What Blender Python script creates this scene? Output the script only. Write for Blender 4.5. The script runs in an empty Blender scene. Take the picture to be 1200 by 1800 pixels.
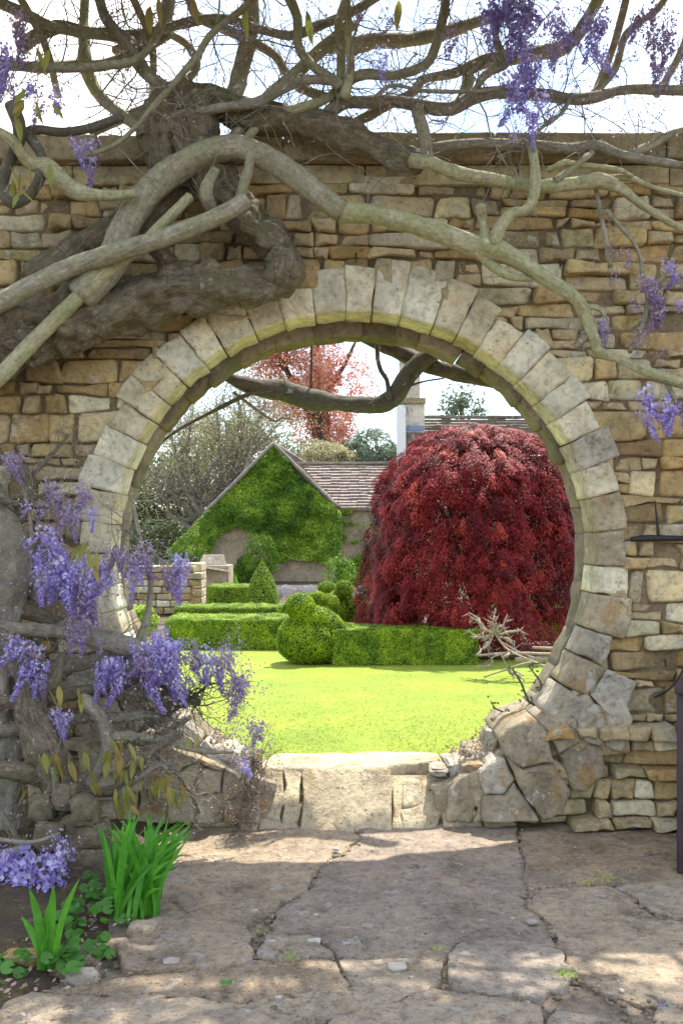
import bpy, math, random
import numpy as np
from mathutils import Vector, Matrix, Euler

PI = math.pi
sc = bpy.context.scene
COL = sc.collection
# ------------------------------------------------------------------ camera, world, sun, exposure
CAMH = 1.37
cam_d = bpy.data.cameras.new('camera'); cam = bpy.data.objects.new('camera', cam_d); COL.objects.link(cam)
cam.location = (0, 0, CAMH); cam.rotation_euler = (math.radians(90), 0, 0)
cam_d.sensor_width = 36; cam_d.lens = 35; cam_d.shift_y = 35/1800
cam_d.clip_start = 0.05; cam_d.clip_end = 3000
sc.camera = cam
SUNV = Vector((0.50, 1.0, 2.35)).normalized()
el = math.asin(SUNV.z); az = math.atan2(SUNV.x, SUNV.y)
w = bpy.data.worlds.new('World'); sc.world = w; w.use_nodes = True
nt = w.node_tree; nt.nodes.clear()
o_ = nt.nodes.new('ShaderNodeOutputWorld'); bg = nt.nodes.new('ShaderNodeBackground'); sky = nt.nodes.new('ShaderNodeTexSky')
sky.sky_type = 'NISHITA'; sky.sun_disc = False; sky.sun_elevation = el; sky.sun_rotation = az
sky.air_density = 1.0; sky.dust_density = 0.9; sky.ozone_density = 1.4
tc = nt.nodes.new('ShaderNodeTexCoord'); ns = nt.nodes.new('ShaderNodeTexNoise'); ns.inputs['Scale'].default_value = 2.2; ns.inputs['Detail'].default_value = 7
rp = nt.nodes.new('ShaderNodeValToRGB'); rp.color_ramp.elements[0].position = .46; rp.color_ramp.elements[1].position = .66
rp.color_ramp.elements[0].color = (.0, .0, .0, 1); rp.color_ramp.elements[1].color = (.95, .95, .95, 1)
mx = nt.nodes.new('ShaderNodeMix'); mx.data_type = 'RGBA'; mx.inputs[7].default_value = (6.6, 6.35, 6.0, 1)   # thin bright cloud
nt.links.new(tc.outputs['Generated'], ns.inputs['Vector']); nt.links.new(ns.outputs['Fac'], rp.inputs[0]); nt.links.new(rp.outputs[0], mx.inputs[0])
nt.links.new(sky.outputs[0], mx.inputs[6]); nt.links.new(mx.outputs[2], bg.inputs[0]); bg.inputs[1].default_value = 0.15
nt.links.new(bg.outputs[0], o_.inputs[0])
sd = bpy.data.lights.new('sun', 'SUN'); sd.energy = 3.4; sd.angle = math.radians(0.6); sd.color = (1, .94, .84)
so = bpy.data.objects.new('sun', sd); COL.objects.link(so); so.rotation_euler = SUNV.to_track_quat('Z', 'Y').to_euler(); so.location = (0, 0, 30)
sc.view_settings.view_transform = 'Standard'; sc.view_settings.look = 'None'; sc.view_settings.gamma = 1
sc.view_settings.exposure = 1.42; sc.view_settings.use_curve_mapping = False

# ------------------------------------------------------------------ helpers
rng = np.random.default_rng(11)
random.seed(5)
F = 1750.0
def P(px, py, Y):
    return np.array([(px-600)*Y/F, Y, CAMH-(py-935)*Y/F])
def G(px, py, z=0.0):
    Y = (CAMH-z)*F/(py-935); return np.array([(px-600)*Y/F, Y, z])

def _hash(ix, iy, iz, s):
    h = (ix*374761393 + iy*668265263 + iz*2147483647 + s*1274126177) & 0xffffffff
    h = ((h ^ (h >> 13))*1274126177) & 0xffffffff
    h = h ^ (h >> 16)
    return (h & 0xffff)/65535.0
def vnoise(p, s=0):
    p = np.asarray(p, float); i = np.floor(p).astype(np.int64); f = p-i; f = f*f*(3-2*f); r = 0
    for dx in (0, 1):
        for dy in (0, 1):
            for dz in (0, 1):
                wt = (f[:, 0] if dx else 1-f[:, 0])*(f[:, 1] if dy else 1-f[:, 1])*(f[:, 2] if dz else 1-f[:, 2])
                r = r + wt*_hash(i[:, 0]+dx, i[:, 1]+dy, i[:, 2]+dz, s)
    return r*2-1
def fbm(p, s=0, o=4):
    p = np.asarray(p, float); r = 0; a = 1; t = 0
    for k in range(o):
        r = r+a*vnoise(p*(2.03**k)+17.3*k, s+k); t += a; a *= .5
    return r/t

def empty(name, loc, label=None, cat=None, group=None, rz=0):
    o = bpy.data.objects.new(name, None); COL.objects.link(o); o.location = Vector([float(v) for v in loc]); o.rotation_euler = (0, 0, rz)
    o.empty_display_size = .1
    tag(o, label, cat, group); return o
def tag(o, label=None, cat=None, group=None, kind=None):
    if label: o['label'] = label
    if cat: o['category'] = cat
    if group: o['group'] = group
    if kind: o['kind'] = kind
    return o
def link(name, me, mat, parent=None, smooth=True):
    if mat and len(me.materials) == 0: me.materials.append(mat)
    o = bpy.data.objects.new(name, me); COL.objects.link(o)
    if parent is not None:
        o.parent = parent
        o.matrix_parent_inverse = Matrix.LocRotScale(parent.location, parent.rotation_euler, None).inverted()
    return o
def mesh_np(name, V, faces, smooth=True, rnd=None):
    """faces: list of (n,k) int arrays"""
    V = np.asarray(V, np.float32); me = bpy.data.meshes.new(name)
    faces = [np.asarray(f, np.int32) for f in faces if len(f)]
    me.vertices.add(len(V)); me.vertices.foreach_set('co', V.ravel())
    nl = sum(f.size for f in faces); npoly = sum(len(f) for f in faces)
    me.loops.add(nl); me.polygons.add(npoly)
    me.loops.foreach_set('vertex_index', np.concatenate([f.ravel() for f in faces]))
    tot = np.concatenate([np.full(len(f), f.shape[1], np.int32) for f in faces])
    st = np.concatenate([[0], np.cumsum(tot)[:-1]]).astype(np.int32)
    me.polygons.foreach_set('loop_start', st); me.polygons.foreach_set('loop_total', tot)
    me.polygons.foreach_set('use_smooth', np.full(npoly, smooth))
    me.update(calc_edges=True)
    if rnd is not None:
        a = me.attributes.new('rnd', 'FLOAT', 'FACE'); a.data.foreach_set('value', np.asarray(rnd, np.float32))
    return me
class MB:
    def __init__(s): s.V = []; s.F = {}; s.R = {}; s.n = 0
    def add(s, V, faces, rnd=0.5):
        V = np.asarray(V, float)
        for f in faces:
            f = np.asarray(f, np.int64)
            if len(f) == 0: continue
            k = f.shape[1]; s.F.setdefault(k, []).append(f+s.n)
            r = np.asarray(rnd, float)
            s.R.setdefault(k, []).append(np.full(len(f), float(r)) if r.ndim == 0 else r)
        s.V.append(V); s.n += len(V)
    def mesh(s, name, smooth=True):
        ks = sorted(s.F); return mesh_np(name, np.concatenate(s.V), [np.concatenate(s.F[k]) for k in ks], smooth, np.concatenate([np.concatenate(s.R[k]) for k in ks]))
    def build(s, name, mat, parent=None, smooth=True): return link(name, s.mesh(name, smooth), mat, parent)
def box_arr(x0, x1, y0, y1, z0, z1):
    V = np.array([(x, y, z) for x in (x0, x1) for y in (y0, y1) for z in (z0, z1)], float)
    Fq = np.array([(0, 1, 3, 2), (4, 6, 7, 5), (0, 4, 5, 1), (2, 3, 7, 6), (0, 2, 6, 4), (1, 5, 7, 3)])
    return V, Fq
def bbox(name, dims, mat, parent=None, bev=.006, rough=0, seed=0, rot=None, seg=None):
    """bevelled box with optional rough noise"""
    x0, x1, y0, y1, z0, z1 = dims
    import bmesh
    bm = bmesh.new(); V, Fq = box_arr(*dims); vs = [bm.verts.new(v) for v in V]
    for f in Fq: bm.faces.new([vs[i] for i in f])
    bmesh.ops.recalc_face_normals(bm, faces=bm.faces)
    if bev: bmesh.ops.bevel(bm, geom=list(bm.edges), offset=bev, segments=2, affect='EDGES', profile=.6)
    if rough:
        L = max(x1-x0, z1-z0, y1-y0); cuts = seg or 5
        long_e = [e for e in bm.edges if e.calc_length() > 3*bev]
        bmesh.ops.subdivide_edges(bm, edges=long_e, cuts=cuts, use_grid_fill=True)
        pts = np.array([v.co for v in bm.verts]); 
        d = np.stack([fbm(pts*9+seed*3.1, 3), fbm(pts*9+seed*3.1+50, 4), fbm(pts*9+seed*3.1+90, 5)], 1)*rough
        for v, q in zip(bm.verts, pts+d): v.co = q
    me = bpy.data.meshes.new(name); bm.to_mesh(me); bm.free()
    me.polygons.foreach_set('use_smooth', np.full(len(me.polygons), True))
    return link(name, me, mat, parent)
def crom(pts, n=6):
    p = np.asarray(pts, float)
    if len(p) == 2: p = np.array([p[0], (p[0]+p[1])/2, p[1]])
    q = np.vstack([2*p[0]-p[1], p, 2*p[-1]-p[-2]]); out = []
    for i in range(1, len(q)-2):
        a, b, c, d = q[i-1], q[i], q[i+1], q[i+2]
        for t in np.linspace(0, 1, n, endpoint=False):
            out.append(.5*((2*b)+(-a+c)*t+(2*a-5*b+4*c-d)*t*t+(-a+3*b-3*c+d)*t**3))
    out.append(q[-2]); return np.array(out)
BK = [None]
def tube_arr(pts, n=5, seg=8, lump=0.0, flute=0.0, seed=0, nf=14.0, raw=False):
    """pts rows x y z r -> verts, quads, end caps"""
    C = np.asarray(pts, float) if raw else crom(pts, n)
    X = C[:, :3]; R = np.maximum(C[:, 3], .0005); N = len(X)
    T = np.gradient(X, axis=0); T /= np.linalg.norm(T, axis=1)[:, None]+1e-9
    u = np.cross(T[0], [0.31, .2, .93]); u /= np.linalg.norm(u)+1e-9
    U = [u]
    for i in range(1, N):
        u = U[-1]-T[i]*np.dot(U[-1], T[i]); u /= np.linalg.norm(u)+1e-9; U.append(u)
    U = np.array(U); W = np.cross(T, U); ph = np.linspace(0, 2*PI, seg, endpoint=False)
    s = np.concatenate([[0], np.cumsum(np.linalg.norm(np.diff(X, axis=0), axis=1))])
    rr = R[:, None]*np.ones(seg)[None]
    if flute: 
        rr = rr*(1+flute*np.sin(3*ph[None]+s[:, None]*7+seed)*.6+flute*np.sin(5*ph[None]-s[:, None]*11+seed*2)*.5)
    D = U[:, None]*np.cos(ph)[None, :, None]+W[:, None]*np.sin(ph)[None, :, None]
    V = X[:, None]+D*rr[..., None]
    if lump:
        f = fbm(V.reshape(-1, 3)*nf+seed*5.7, 7, 4).reshape(N, seg)
        V = V+D*(f*lump*R[:, None])[..., None]
    V = V.reshape(-1, 3)
    Rm = float(np.mean(R)); twf = s[:, None]*(1.2/(Rm*12+.15)); bk = np.stack([np.cos(ph[None]+twf)*Rm, np.sin(ph[None]+twf)*Rm, s[:, None]*.16+0*ph[None]], -1).reshape(-1, 3)
    BK[0] = np.vstack([bk, bk[:1], bk[-1:]])
    i = np.arange(N-1)[:, None]*seg; j = np.arange(seg)[None]; k = (j+1) % seg
    Q = np.stack([i+j, i+k, i+k+seg, i+j+seg], -1).reshape(-1, 4)
    V = np.vstack([V, X[0]-T[0]*R[0]*.3, X[-1]+T[-1]*R[-1]*.5]); a = N*seg
    t0 = np.stack([np.full(seg, a), (np.arange(seg)+1) % seg, np.arange(seg)], 1)
    t1 = np.stack([np.full(seg, a+1), (N-1)*seg+np.arange(seg), (N-1)*seg+(np.arange(seg)+1) % seg], 1)
    return V, [Q, np.vstack([t0, t1])]

# ------------------------------------------------------------------ materials
def newmat(name):
    m = bpy.data.materials.new(name); m.use_nodes = True; t = m.node_tree
    b = t.nodes['Principled BSDF']; return m, t, b
def ramp(t, fac, stops, interp='LINEAR'):
    r = t.nodes.new('ShaderNodeValToRGB'); e = r.color_ramp.elements; r.color_ramp.interpolation = interp
    while len(e) < len(stops): e.new(.5)
    for k, (p, c) in enumerate(stops): e[k].position = p; e[k].color = (*c, 1) if len(c) == 3 else c
    t.links.new(fac, r.inputs[0]); return r.outputs[0]
def noise(t, vec, scale, detail=5, rough=.6, dist=0):
    n = t.nodes.new('ShaderNodeTexNoise'); n.inputs['Scale'].default_value = scale; n.inputs['Detail'].default_value = detail
    n.inputs['Roughness'].default_value = rough; n.inputs['Distortion'].default_value = dist; t.links.new(vec, n.inputs['Vector']); return n.outputs['Fac']
def mixc(t, fac, a, b, mode='MIX'):
    m = t.nodes.new('ShaderNodeMix'); m.data_type = 'RGBA'; m.blend_type = mode
    for k, v in ((0, fac), (6, a), (7, b)):
        if isinstance(v, (float, int)): m.inputs[k].default_value = v
        elif isinstance(v, tuple): m.inputs[k].default_value = (*v, 1)
        else: t.links.new(v, m.inputs[k])
    return m.outputs[2]
def mathn(t, op, a, b=0.0, c=None):
    m = t.nodes.new('ShaderNodeMath'); m.operation = op
    for k, v in enumerate((a, b) if c is None else (a, b, c)):
        if isinstance(v, (float, int)): m.inputs[k].default_value = v
        else: t.links.new(v, m.inputs[k])
    return m.outputs[0]
def bump(t, h, b, strength=.5, dist=.01, prev=None):
    n = t.nodes.new('ShaderNodeBump'); n.inputs['Strength'].default_value = strength; n.inputs['Distance'].default_value = dist
    t.links.new(h, n.inputs['Height'])
    if prev is not None: t.links.new(prev, n.inputs['Normal'])
    t.links.new(n.outputs[0], b.inputs['Normal']); return n.outputs[0]
def obj_vec(t, offset=True):
    c = t.nodes.new('ShaderNodeTexCoord'); v = c.outputs['Object']
    if not offset: return v, None
    oi = t.nodes.new('ShaderNodeObjectInfo'); vm = t.nodes.new('ShaderNodeVectorMath'); vm.operation = 'MULTIPLY_ADD'
    t.links.new(oi.outputs['Random'], vm.inputs[0]); vm.inputs[1].default_value = (37, 53, 71); t.links.new(v, vm.inputs[2])
    return vm.outputs[0], oi.outputs['Random']
def stone_mat(name, pal, lichen=.35, dark=.4, moss=.2, bs=.6, orange=.3, sc_=1.0, lich_col=(.50, .49, .43), crumb=0):
    m, t, b = newmat(name); v, r = obj_vec(t)
    n = len(pal); base = ramp(t, r, [(i/(n-1), c) for i, c in enumerate(pal)])
    n1 = noise(t, v, 5*sc_, 6, .65); n2 = noise(t, v, 32*sc_, 6, .7); n3 = noise(t, v, 130*sc_, 3, .7)
    c = mixc(t, .85, base, ramp(t, n1, [(.3, (.55, .52, .46)), (.5, (.95, .95, .95)), (.72, (1.35, 1.3, 1.15))]), 'MULTIPLY')
    c = mixc(t, .8, c, ramp(t, n2, [(.32, (.5, .47, .43)), (.48, (1, 1, 1)), (.7, (1.25, 1.22, 1.15))]), 'MULTIPLY')
    # ochre stain
    f = mathn(t, 'MULTIPLY', ramp(t, noise(t, v, 7*sc_, 4, .6, .5), [(.58, (0, 0, 0)), (.68, (1, 1, 1))]), orange)
    c = mixc(t, f, c, (.36, .20, .055))
    # moss
    f = mathn(t, 'MULTIPLY', ramp(t, noise(t, v, 3.3*sc_, 5, .7, .3), [(.50, (0, 0, 0)), (.66, (1, 1, 1))]), moss)
    c = mixc(t, f, c, (.11, .12, .035))
    # dark weathering
    f = mathn(t, 'MULTIPLY', ramp(t, noise(t, v, 9*sc_, 8, .75, .4), [(.56, (0, 0, 0)), (.68, (1, 1, 1))]), dark)
    c = mixc(t, f, c, (.07, .06, .05))
    # lichen blotches with crisp edges
    f = mathn(t, 'MULTIPLY', ramp(t, noise(t, v, 13*sc_, 9, .62, .2), [(.60, (0, 0, 0)), (.635, (1, 1, 1))]), lichen)
    c = mixc(t, f, c, lich_col)
    f = ramp(t, noise(t, v, 60*sc_, 3, .5), [(.28, (1, 1, 1)), (.33, (0, 0, 0))])
    c = mixc(t, mathn(t, 'MULTIPLY', f, .75), c, (.06, .05, .04))
    if crumb:
        nz = noise(t, v, 75*sc_, 4, .65); c = mixc(t, mathn(t, 'MULTIPLY', ramp(t, nz, [(.60, (0, 0, 0)), (.64, (1, 1, 1))]), crumb), c, (.56, .49, .40))
        nz2 = noise(t, v, 48*sc_, 5, .7, .4); c = mixc(t, mathn(t, 'MULTIPLY', ramp(t, nz2, [(.60, (0, 0, 0)), (.66, (1, 1, 1))]), crumb), c, (.11, .085, .065)); n3 = mathn(t, 'MULTIPLY_ADD', nz2, -2.5, mathn(t, 'MULTIPLY_ADD', nz, 1.5, n3))
    t.links.new(c, b.inputs['Base Color']); b.inputs['Roughness'].default_value = .92; b.inputs['Specular IOR Level'].default_value = .25
    nn = bump(t, n1, b, bs*.7, .03); nn = bump(t, n2, b, bs, .012, nn); bump(t, n3, b, bs*.8, .003, nn)
    return m
M = {}
M['wall_stone'] = stone_mat('wall_stone', crumb=.3, pal= [(.38, .27, .12), (.54, .42, .21), (.25, .165, .085), (.68, .61, .38), (.44, .29, .12), (.37, .28, .13), (.74, .69, .50), (.52, .38, .17), (.29, .20, .10), (.52, .47, .33), (.44, .27, .09)], moss=.45, dark=.6, lichen=.6)
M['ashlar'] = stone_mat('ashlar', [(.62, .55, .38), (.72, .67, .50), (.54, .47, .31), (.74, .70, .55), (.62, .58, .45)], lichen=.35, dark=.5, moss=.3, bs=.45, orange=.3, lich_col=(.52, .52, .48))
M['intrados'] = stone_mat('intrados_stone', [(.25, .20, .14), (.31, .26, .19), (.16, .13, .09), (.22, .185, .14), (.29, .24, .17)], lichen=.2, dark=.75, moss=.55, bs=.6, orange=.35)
M['grey_stone'] = stone_mat('grey_stone', [(.42, .37, .28), (.50, .46, .38), (.33, .27, .19), (.46, .39, .26), (.38, .32, .23)], lich_col=(.52, .50, .45), lichen=.8, dark=.7, moss=.35, bs=1.2, orange=.6)
M['coping'] = stone_mat('coping_stone', [(.36, .29, .18), (.30, .24, .14), (.40, .34, .21)], moss=.5, dark=.5, lichen=.15, bs=.4, orange=.1)
M['ashlar_long'] = stone_mat('ashlar_long', [(.50, .45, .28), (.46, .38, .22), (.52, .46, .30)], moss=.25, dark=.25, lichen=.1, bs=.4, orange=.15)
M['paving'] = stone_mat('paving_stone', [(.52, .42, .31), (.42, .34, .27), (.56, .46, .34), (.47, .36, .25), (.47, .40, .33)], lichen=.7, dark=.8, moss=.15, bs=1.7, orange=.22, sc_=1.0, lich_col=(.54, .50, .43), crumb=.7)
M['sill'] = stone_mat('sill_stone', [(.62, .52, .35), (.58, .48, .32), (.66, .57, .40)], lichen=.3, dark=.5, moss=.05, bs=1.3, orange=.4, crumb=.4)
M['mortar'] = stone_mat('mortar', [(.23, .175, .11), (.23, .175, .11)], moss=.4, dark=.6, lichen=.3, bs=.9, sc_=1.5, lich_col=(.36, .33, .27))
M['earth'] = stone_mat('earth', [(.10, .075, .05), (.10, .075, .05)], moss=.3, dark=.4, lichen=.3, bs=1.0, sc_=1.5, lich_col=(.3, .26, .2))
M['gravel'] = stone_mat('gravel', [(.36, .29, .22), (.36, .29, .22)], moss=.15, dark=.5, lichen=.6, bs=1, sc_=3)
def bark_mat(name, c0, c1, c2, moss, bs=.9):
    m, t, b = newmat(name); v, r = obj_vec(t)
    n1 = noise(t, v, 7, 6, .65, .4); n2 = noise(t, v, 45, 6, .75, .6); n3 = noise(t, v, 19, 7, .7, 1.2)
    at_ = t.nodes.new('ShaderNodeAttribute'); at_.attribute_name = 'bk'; fb = noise(t, at_.outputs['Vector'], 75, 5, .7, .5); n3 = mathn(t, 'MULTIPLY_ADD', fb, .55, mathn(t, 'MULTIPLY', n3, .45))
    c = ramp(t, n3, [(.32, c0), (.5, c1), (.68, c2)])
    f = mathn(t, 'MULTIPLY', ramp(t, n1, [(.45, (0, 0, 0)), (.62, (1, 1, 1))]), .75); c = mixc(t, f, c, moss)
    c = mixc(t, .7, c, ramp(t, n2, [(.3, (.4, .38, .35)), (.5, (1, 1, 1)), (.7, (1.3, 1.3, 1.2))]), 'MULTIPLY')
    f = mathn(t, 'MULTIPLY', ramp(t, noise(t, v, 26, 6, .6), [(.64, (0, 0, 0)), (.68, (1, 1, 1))]), .7); c = mixc(t, f, c, (.48, .48, .42))
    t.links.new(c, b.inputs['Base Color']); b.inputs['Roughness'].default_value = .85; b.inputs['Specular IOR Level'].default_value = .3
    nn = bump(t, n1, b, bs*.7, .03); nn = bump(t, n3, b, bs, .014, nn); bump(t, n2, b, bs*.9, .006, nn); return m
M['bark'] = bark_mat('bark', (.13, .11, .075), (.32, .285, .205), (.48, .44, .34), (.27, .27, .15))
M['bark_green'] = bark_mat('bark_green', (.20, .17, .10), (.38, .35, .21), (.50, .47, .33), (.30, .33, .15), .7)
M['bark_old'] = bark_mat('bark_old', (.07, .052, .035), (.24, .19, .13), (.42, .36, .26), (.18, .17, .085), 1.8)
M['bark_dark'] = bark_mat('bark_dark', (.05, .044, .035), (.12, .105, .08), (.19, .17, .135), (.10, .105, .06), .6)
M['bark_grey'] = bark_mat('bark_grey', (.13, .11, .085), (.30, .265, .21), (.44, .40, .32), (.25, .235, .165), 1.0)
M['bark_pale'] = bark_mat('bark_pale', (.24, .19, .16), (.37, .31, .26), (.50, .44, .38), (.34, .29, .24), .5)
def leaf_mat(name, cols, trans=.35, rough=.6, sat=None, spec=.3):
    m, t, b = newmat(name); a = t.nodes.new('ShaderNodeAttribute'); a.attribute_name = 'rnd'
    n = len(cols); c = ramp(t, a.outputs['Fac'], [(i/(n-1), k) for i, k in enumerate(cols)])
    t.links.new(c, b.inputs['Base Color']); b.inputs['Roughness'].default_value = rough; b.inputs['Specular IOR Level'].default_value = spec
    tr = t.nodes.new('ShaderNodeBsdfTranslucent'); t.links.new(c, tr.inputs['Color']); ms = t.nodes.new('ShaderNodeMixShader'); ms.inputs[0].default_value = trans
    t.links.new(b.outputs[0], ms.inputs[1]); t.links.new(tr.outputs[0], ms.inputs[2]); t.links.new(ms.outputs[0], t.nodes['Material Output'].inputs[0]); return m
def obj_leaf_mat(name, cols, trans=.35, rough=.5):
    m, t, b = newmat(name); v, r = obj_vec(t); n = len(cols); c = ramp(t, r, [(i/(n-1), k) for i, k in enumerate(cols)])
    c = mixc(t, .6, c, ramp(t, noise(t, v, 30, 4), [(.3, (.65, .65, .6)), (.6, (1.15, 1.15, 1.1))]), 'MULTIPLY')
    t.links.new(c, b.inputs['Base Color']); b.inputs['Roughness'].default_value = rough; b.inputs['Specular IOR Level'].default_value = .35
    tr = t.nodes.new('ShaderNodeBsdfTranslucent'); t.links.new(c, tr.inputs['Color']); ms = t.nodes.new('ShaderNodeMixShader'); ms.inputs[0].default_value = trans
    t.links.new(b.outputs[0], ms.inputs[1]); t.links.new(tr.outputs[0], ms.inputs[2]); t.links.new(ms.outputs[0], t.nodes['Material Output'].inputs[0]); return m
M['box'] = leaf_mat('box_leaf', [(.035, .08, .008), (.15, .27, .015), (.36, .50, .025), (.50, .62, .045)], .22, .6)
M['box_core'] = leaf_mat('box_core', [(.015, .03, .006), (.02, .04, .008)], 0, .9)
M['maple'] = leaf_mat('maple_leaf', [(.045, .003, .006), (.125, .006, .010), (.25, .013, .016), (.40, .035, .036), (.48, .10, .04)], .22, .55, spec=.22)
M['ivy'] = leaf_mat('ivy_leaf', [(.045, .11, .01), (.12, .25, .016), (.26, .42, .03), (.50, .60, .09)], .3, .5)
M['beech'] = leaf_mat('beech_leaf', [(.34, .11, .07), (.58, .24, .15), (.74, .40, .29), (.82, .56, .44)], .5, .6)
M['olive'] = leaf_mat('olive_leaf', [(.20, .21, .08), (.32, .33, .14), (.44, .42, .22), (.54, .50, .32)], .3, .6)
M['darkgreen'] = leaf_mat('darkgreen_leaf', [(.06, .09, .03), (.10, .14, .05), (.16, .20, .08)], .2, .5)
M['greygreen'] = leaf_mat('greygreen_leaf', [(.12, .16, .09), (.20, .25, .16), (.30, .34, .25)], .3, .6)
M['flower'] = leaf_mat('wisteria_petal', [(.19, .12, .44), (.32, .23, .60), (.45, .37, .74), (.60, .54, .84), (.82, .78, .93)], .35, .5)
M['flower_dull'] = leaf_mat('wisteria_petal_faded', [(.20, .12, .30), (.32, .22, .42), (.45, .36, .5), (.55, .48, .5)], .3, .6)
M['flower_dry'] = leaf_mat('wisteria_husk', [(.24, .19, .13), (.42, .37, .29), (.52, .48, .42), (.36, .28, .34)], .3, .7)
M['lavender'] = leaf_mat('lavender', [(.20, .22, .20), (.30, .30, .34), (.38, .38, .42)], .2, .7)
M['grass'] = leaf_mat('grass_blade', [(.20, .29, .016), (.22, .31, .018), (.24, .32, .02), (.27, .33, .03)], .35, .6)
M['dryplant'] = leaf_mat('dry_plant', [(.14, .10, .06), (.28, .21, .13), (.42, .34, .24), (.24, .15, .22)], .2, .8)
M['daff'] = obj_leaf_mat('daffodil_leaf', [(.06, .26, .02), (.10, .36, .03), (.15, .44, .04), (.08, .30, .025)], .4, .35)
M['round_leaf'] = obj_leaf_mat('round_leaf', [(.05, .16, .02), (.09, .24, .035), (.07, .2, .03)], .3, .45)
M['young_leaf'] = obj_leaf_mat('young_leaf', [(.26, .28, .06), (.38, .36, .08), (.36, .24, .07), (.22, .28, .07), (.44, .38, .10)], .4, .45)
def plain(name, col, rough=.7, metal=0, nz=.2, scale=20, bs=.3):
    m, t, b = newmat(name); v, r = obj_vec(t); n = noise(t, v, scale, 5, .65)
    c = mixc(t, nz, col, ramp(t, n, [(.3, tuple(k*.4 for k in col)), (.7, tuple(min(1, k*1.6) for k in col))]))
    t.links.new(c, b.inputs['Base Color']); b.inputs['Roughness'].default_value = rough; b.inputs['Metallic'].default_value = metal
    bump(t, n, b, bs, .01); return m
M['iron'] = plain('iron', (.025, .022, .02), .6, .3)
M['bench'] = plain('bench_wood', (.045, .028, .035), .6, 0, .5)
M['cable'] = plain('cable', (.02, .02, .022), .4)
M['petal1'] = plain('petal', (.22, .14, .5), .5)
M['petal_white'] = plain('petal_white', (.62, .60, .58), .6)
M['pebble'] = stone_mat('pebble', [(.50, .47, .42), (.42, .38, .33), (.55, .52, .48)], lichen=.2, dark=.1, moss=0, bs=.3)
M['roof_grey'] = stone_mat('roof_tile', [(.27, .225, .21), (.31, .26, .24), (.23, .20, .185)], lichen=.3, dark=.4, moss=.15, bs=.6, orange=.1, sc_=1.2)
M['roof_dark'] = stone_mat('roof_dark_tile', [(.16, .14, .12), (.22, .19, .16), (.12, .105, .09)], lichen=.8, dark=.6, moss=.3, bs=.9, sc_=.8)
M['render'] = stone_mat('house_wall', [(.36, .29, .20), (.38, .31, .22)], lichen=.3, dark=.3, moss=.2, bs=.5, sc_=.5)
M['verge'] = stone_mat('verge_stone', [(.22, .21, .18), (.25, .23, .20)], lichen=.4, dark=.2, moss=.1, bs=.3)
M['chimney'] = stone_mat('chimney_stone', [(.55, .50, .42), (.58, .53, .45)], lichen=.3, dark=.2, moss=.05, bs=.3, sc_=.5, orange=.1)
M['pipe'] = plain('white_pipe', (.7, .7, .68), .5)
M['lead'] = plain('lead_flashing', (.16, .22, .36), .5)
m, t, b = newmat('lawn_turf'); v, r = obj_vec(t, False)
c = mixc(t, .85, (.205, .265, .016), ramp(t, noise(t, v, 1.3, 6, .65), [(.32, (.145, .215, .013)), (.5, (.205, .27, .016)), (.68, (.265, .29, .022))]))
c = mixc(t, .7, c, ramp(t, noise(t, v, 70, 6, .85), [(.3, (.72, .76, .68)), (.6, (1.1, 1.1, 1.05))]), 'MULTIPLY')
t.links.new(c, b.inputs['Base Color']); b.inputs['Roughness'].default_value = .9; bump(t, noise(t, v, 200, 3, .8), b, .3, .006); M['lawn'] = m

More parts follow.
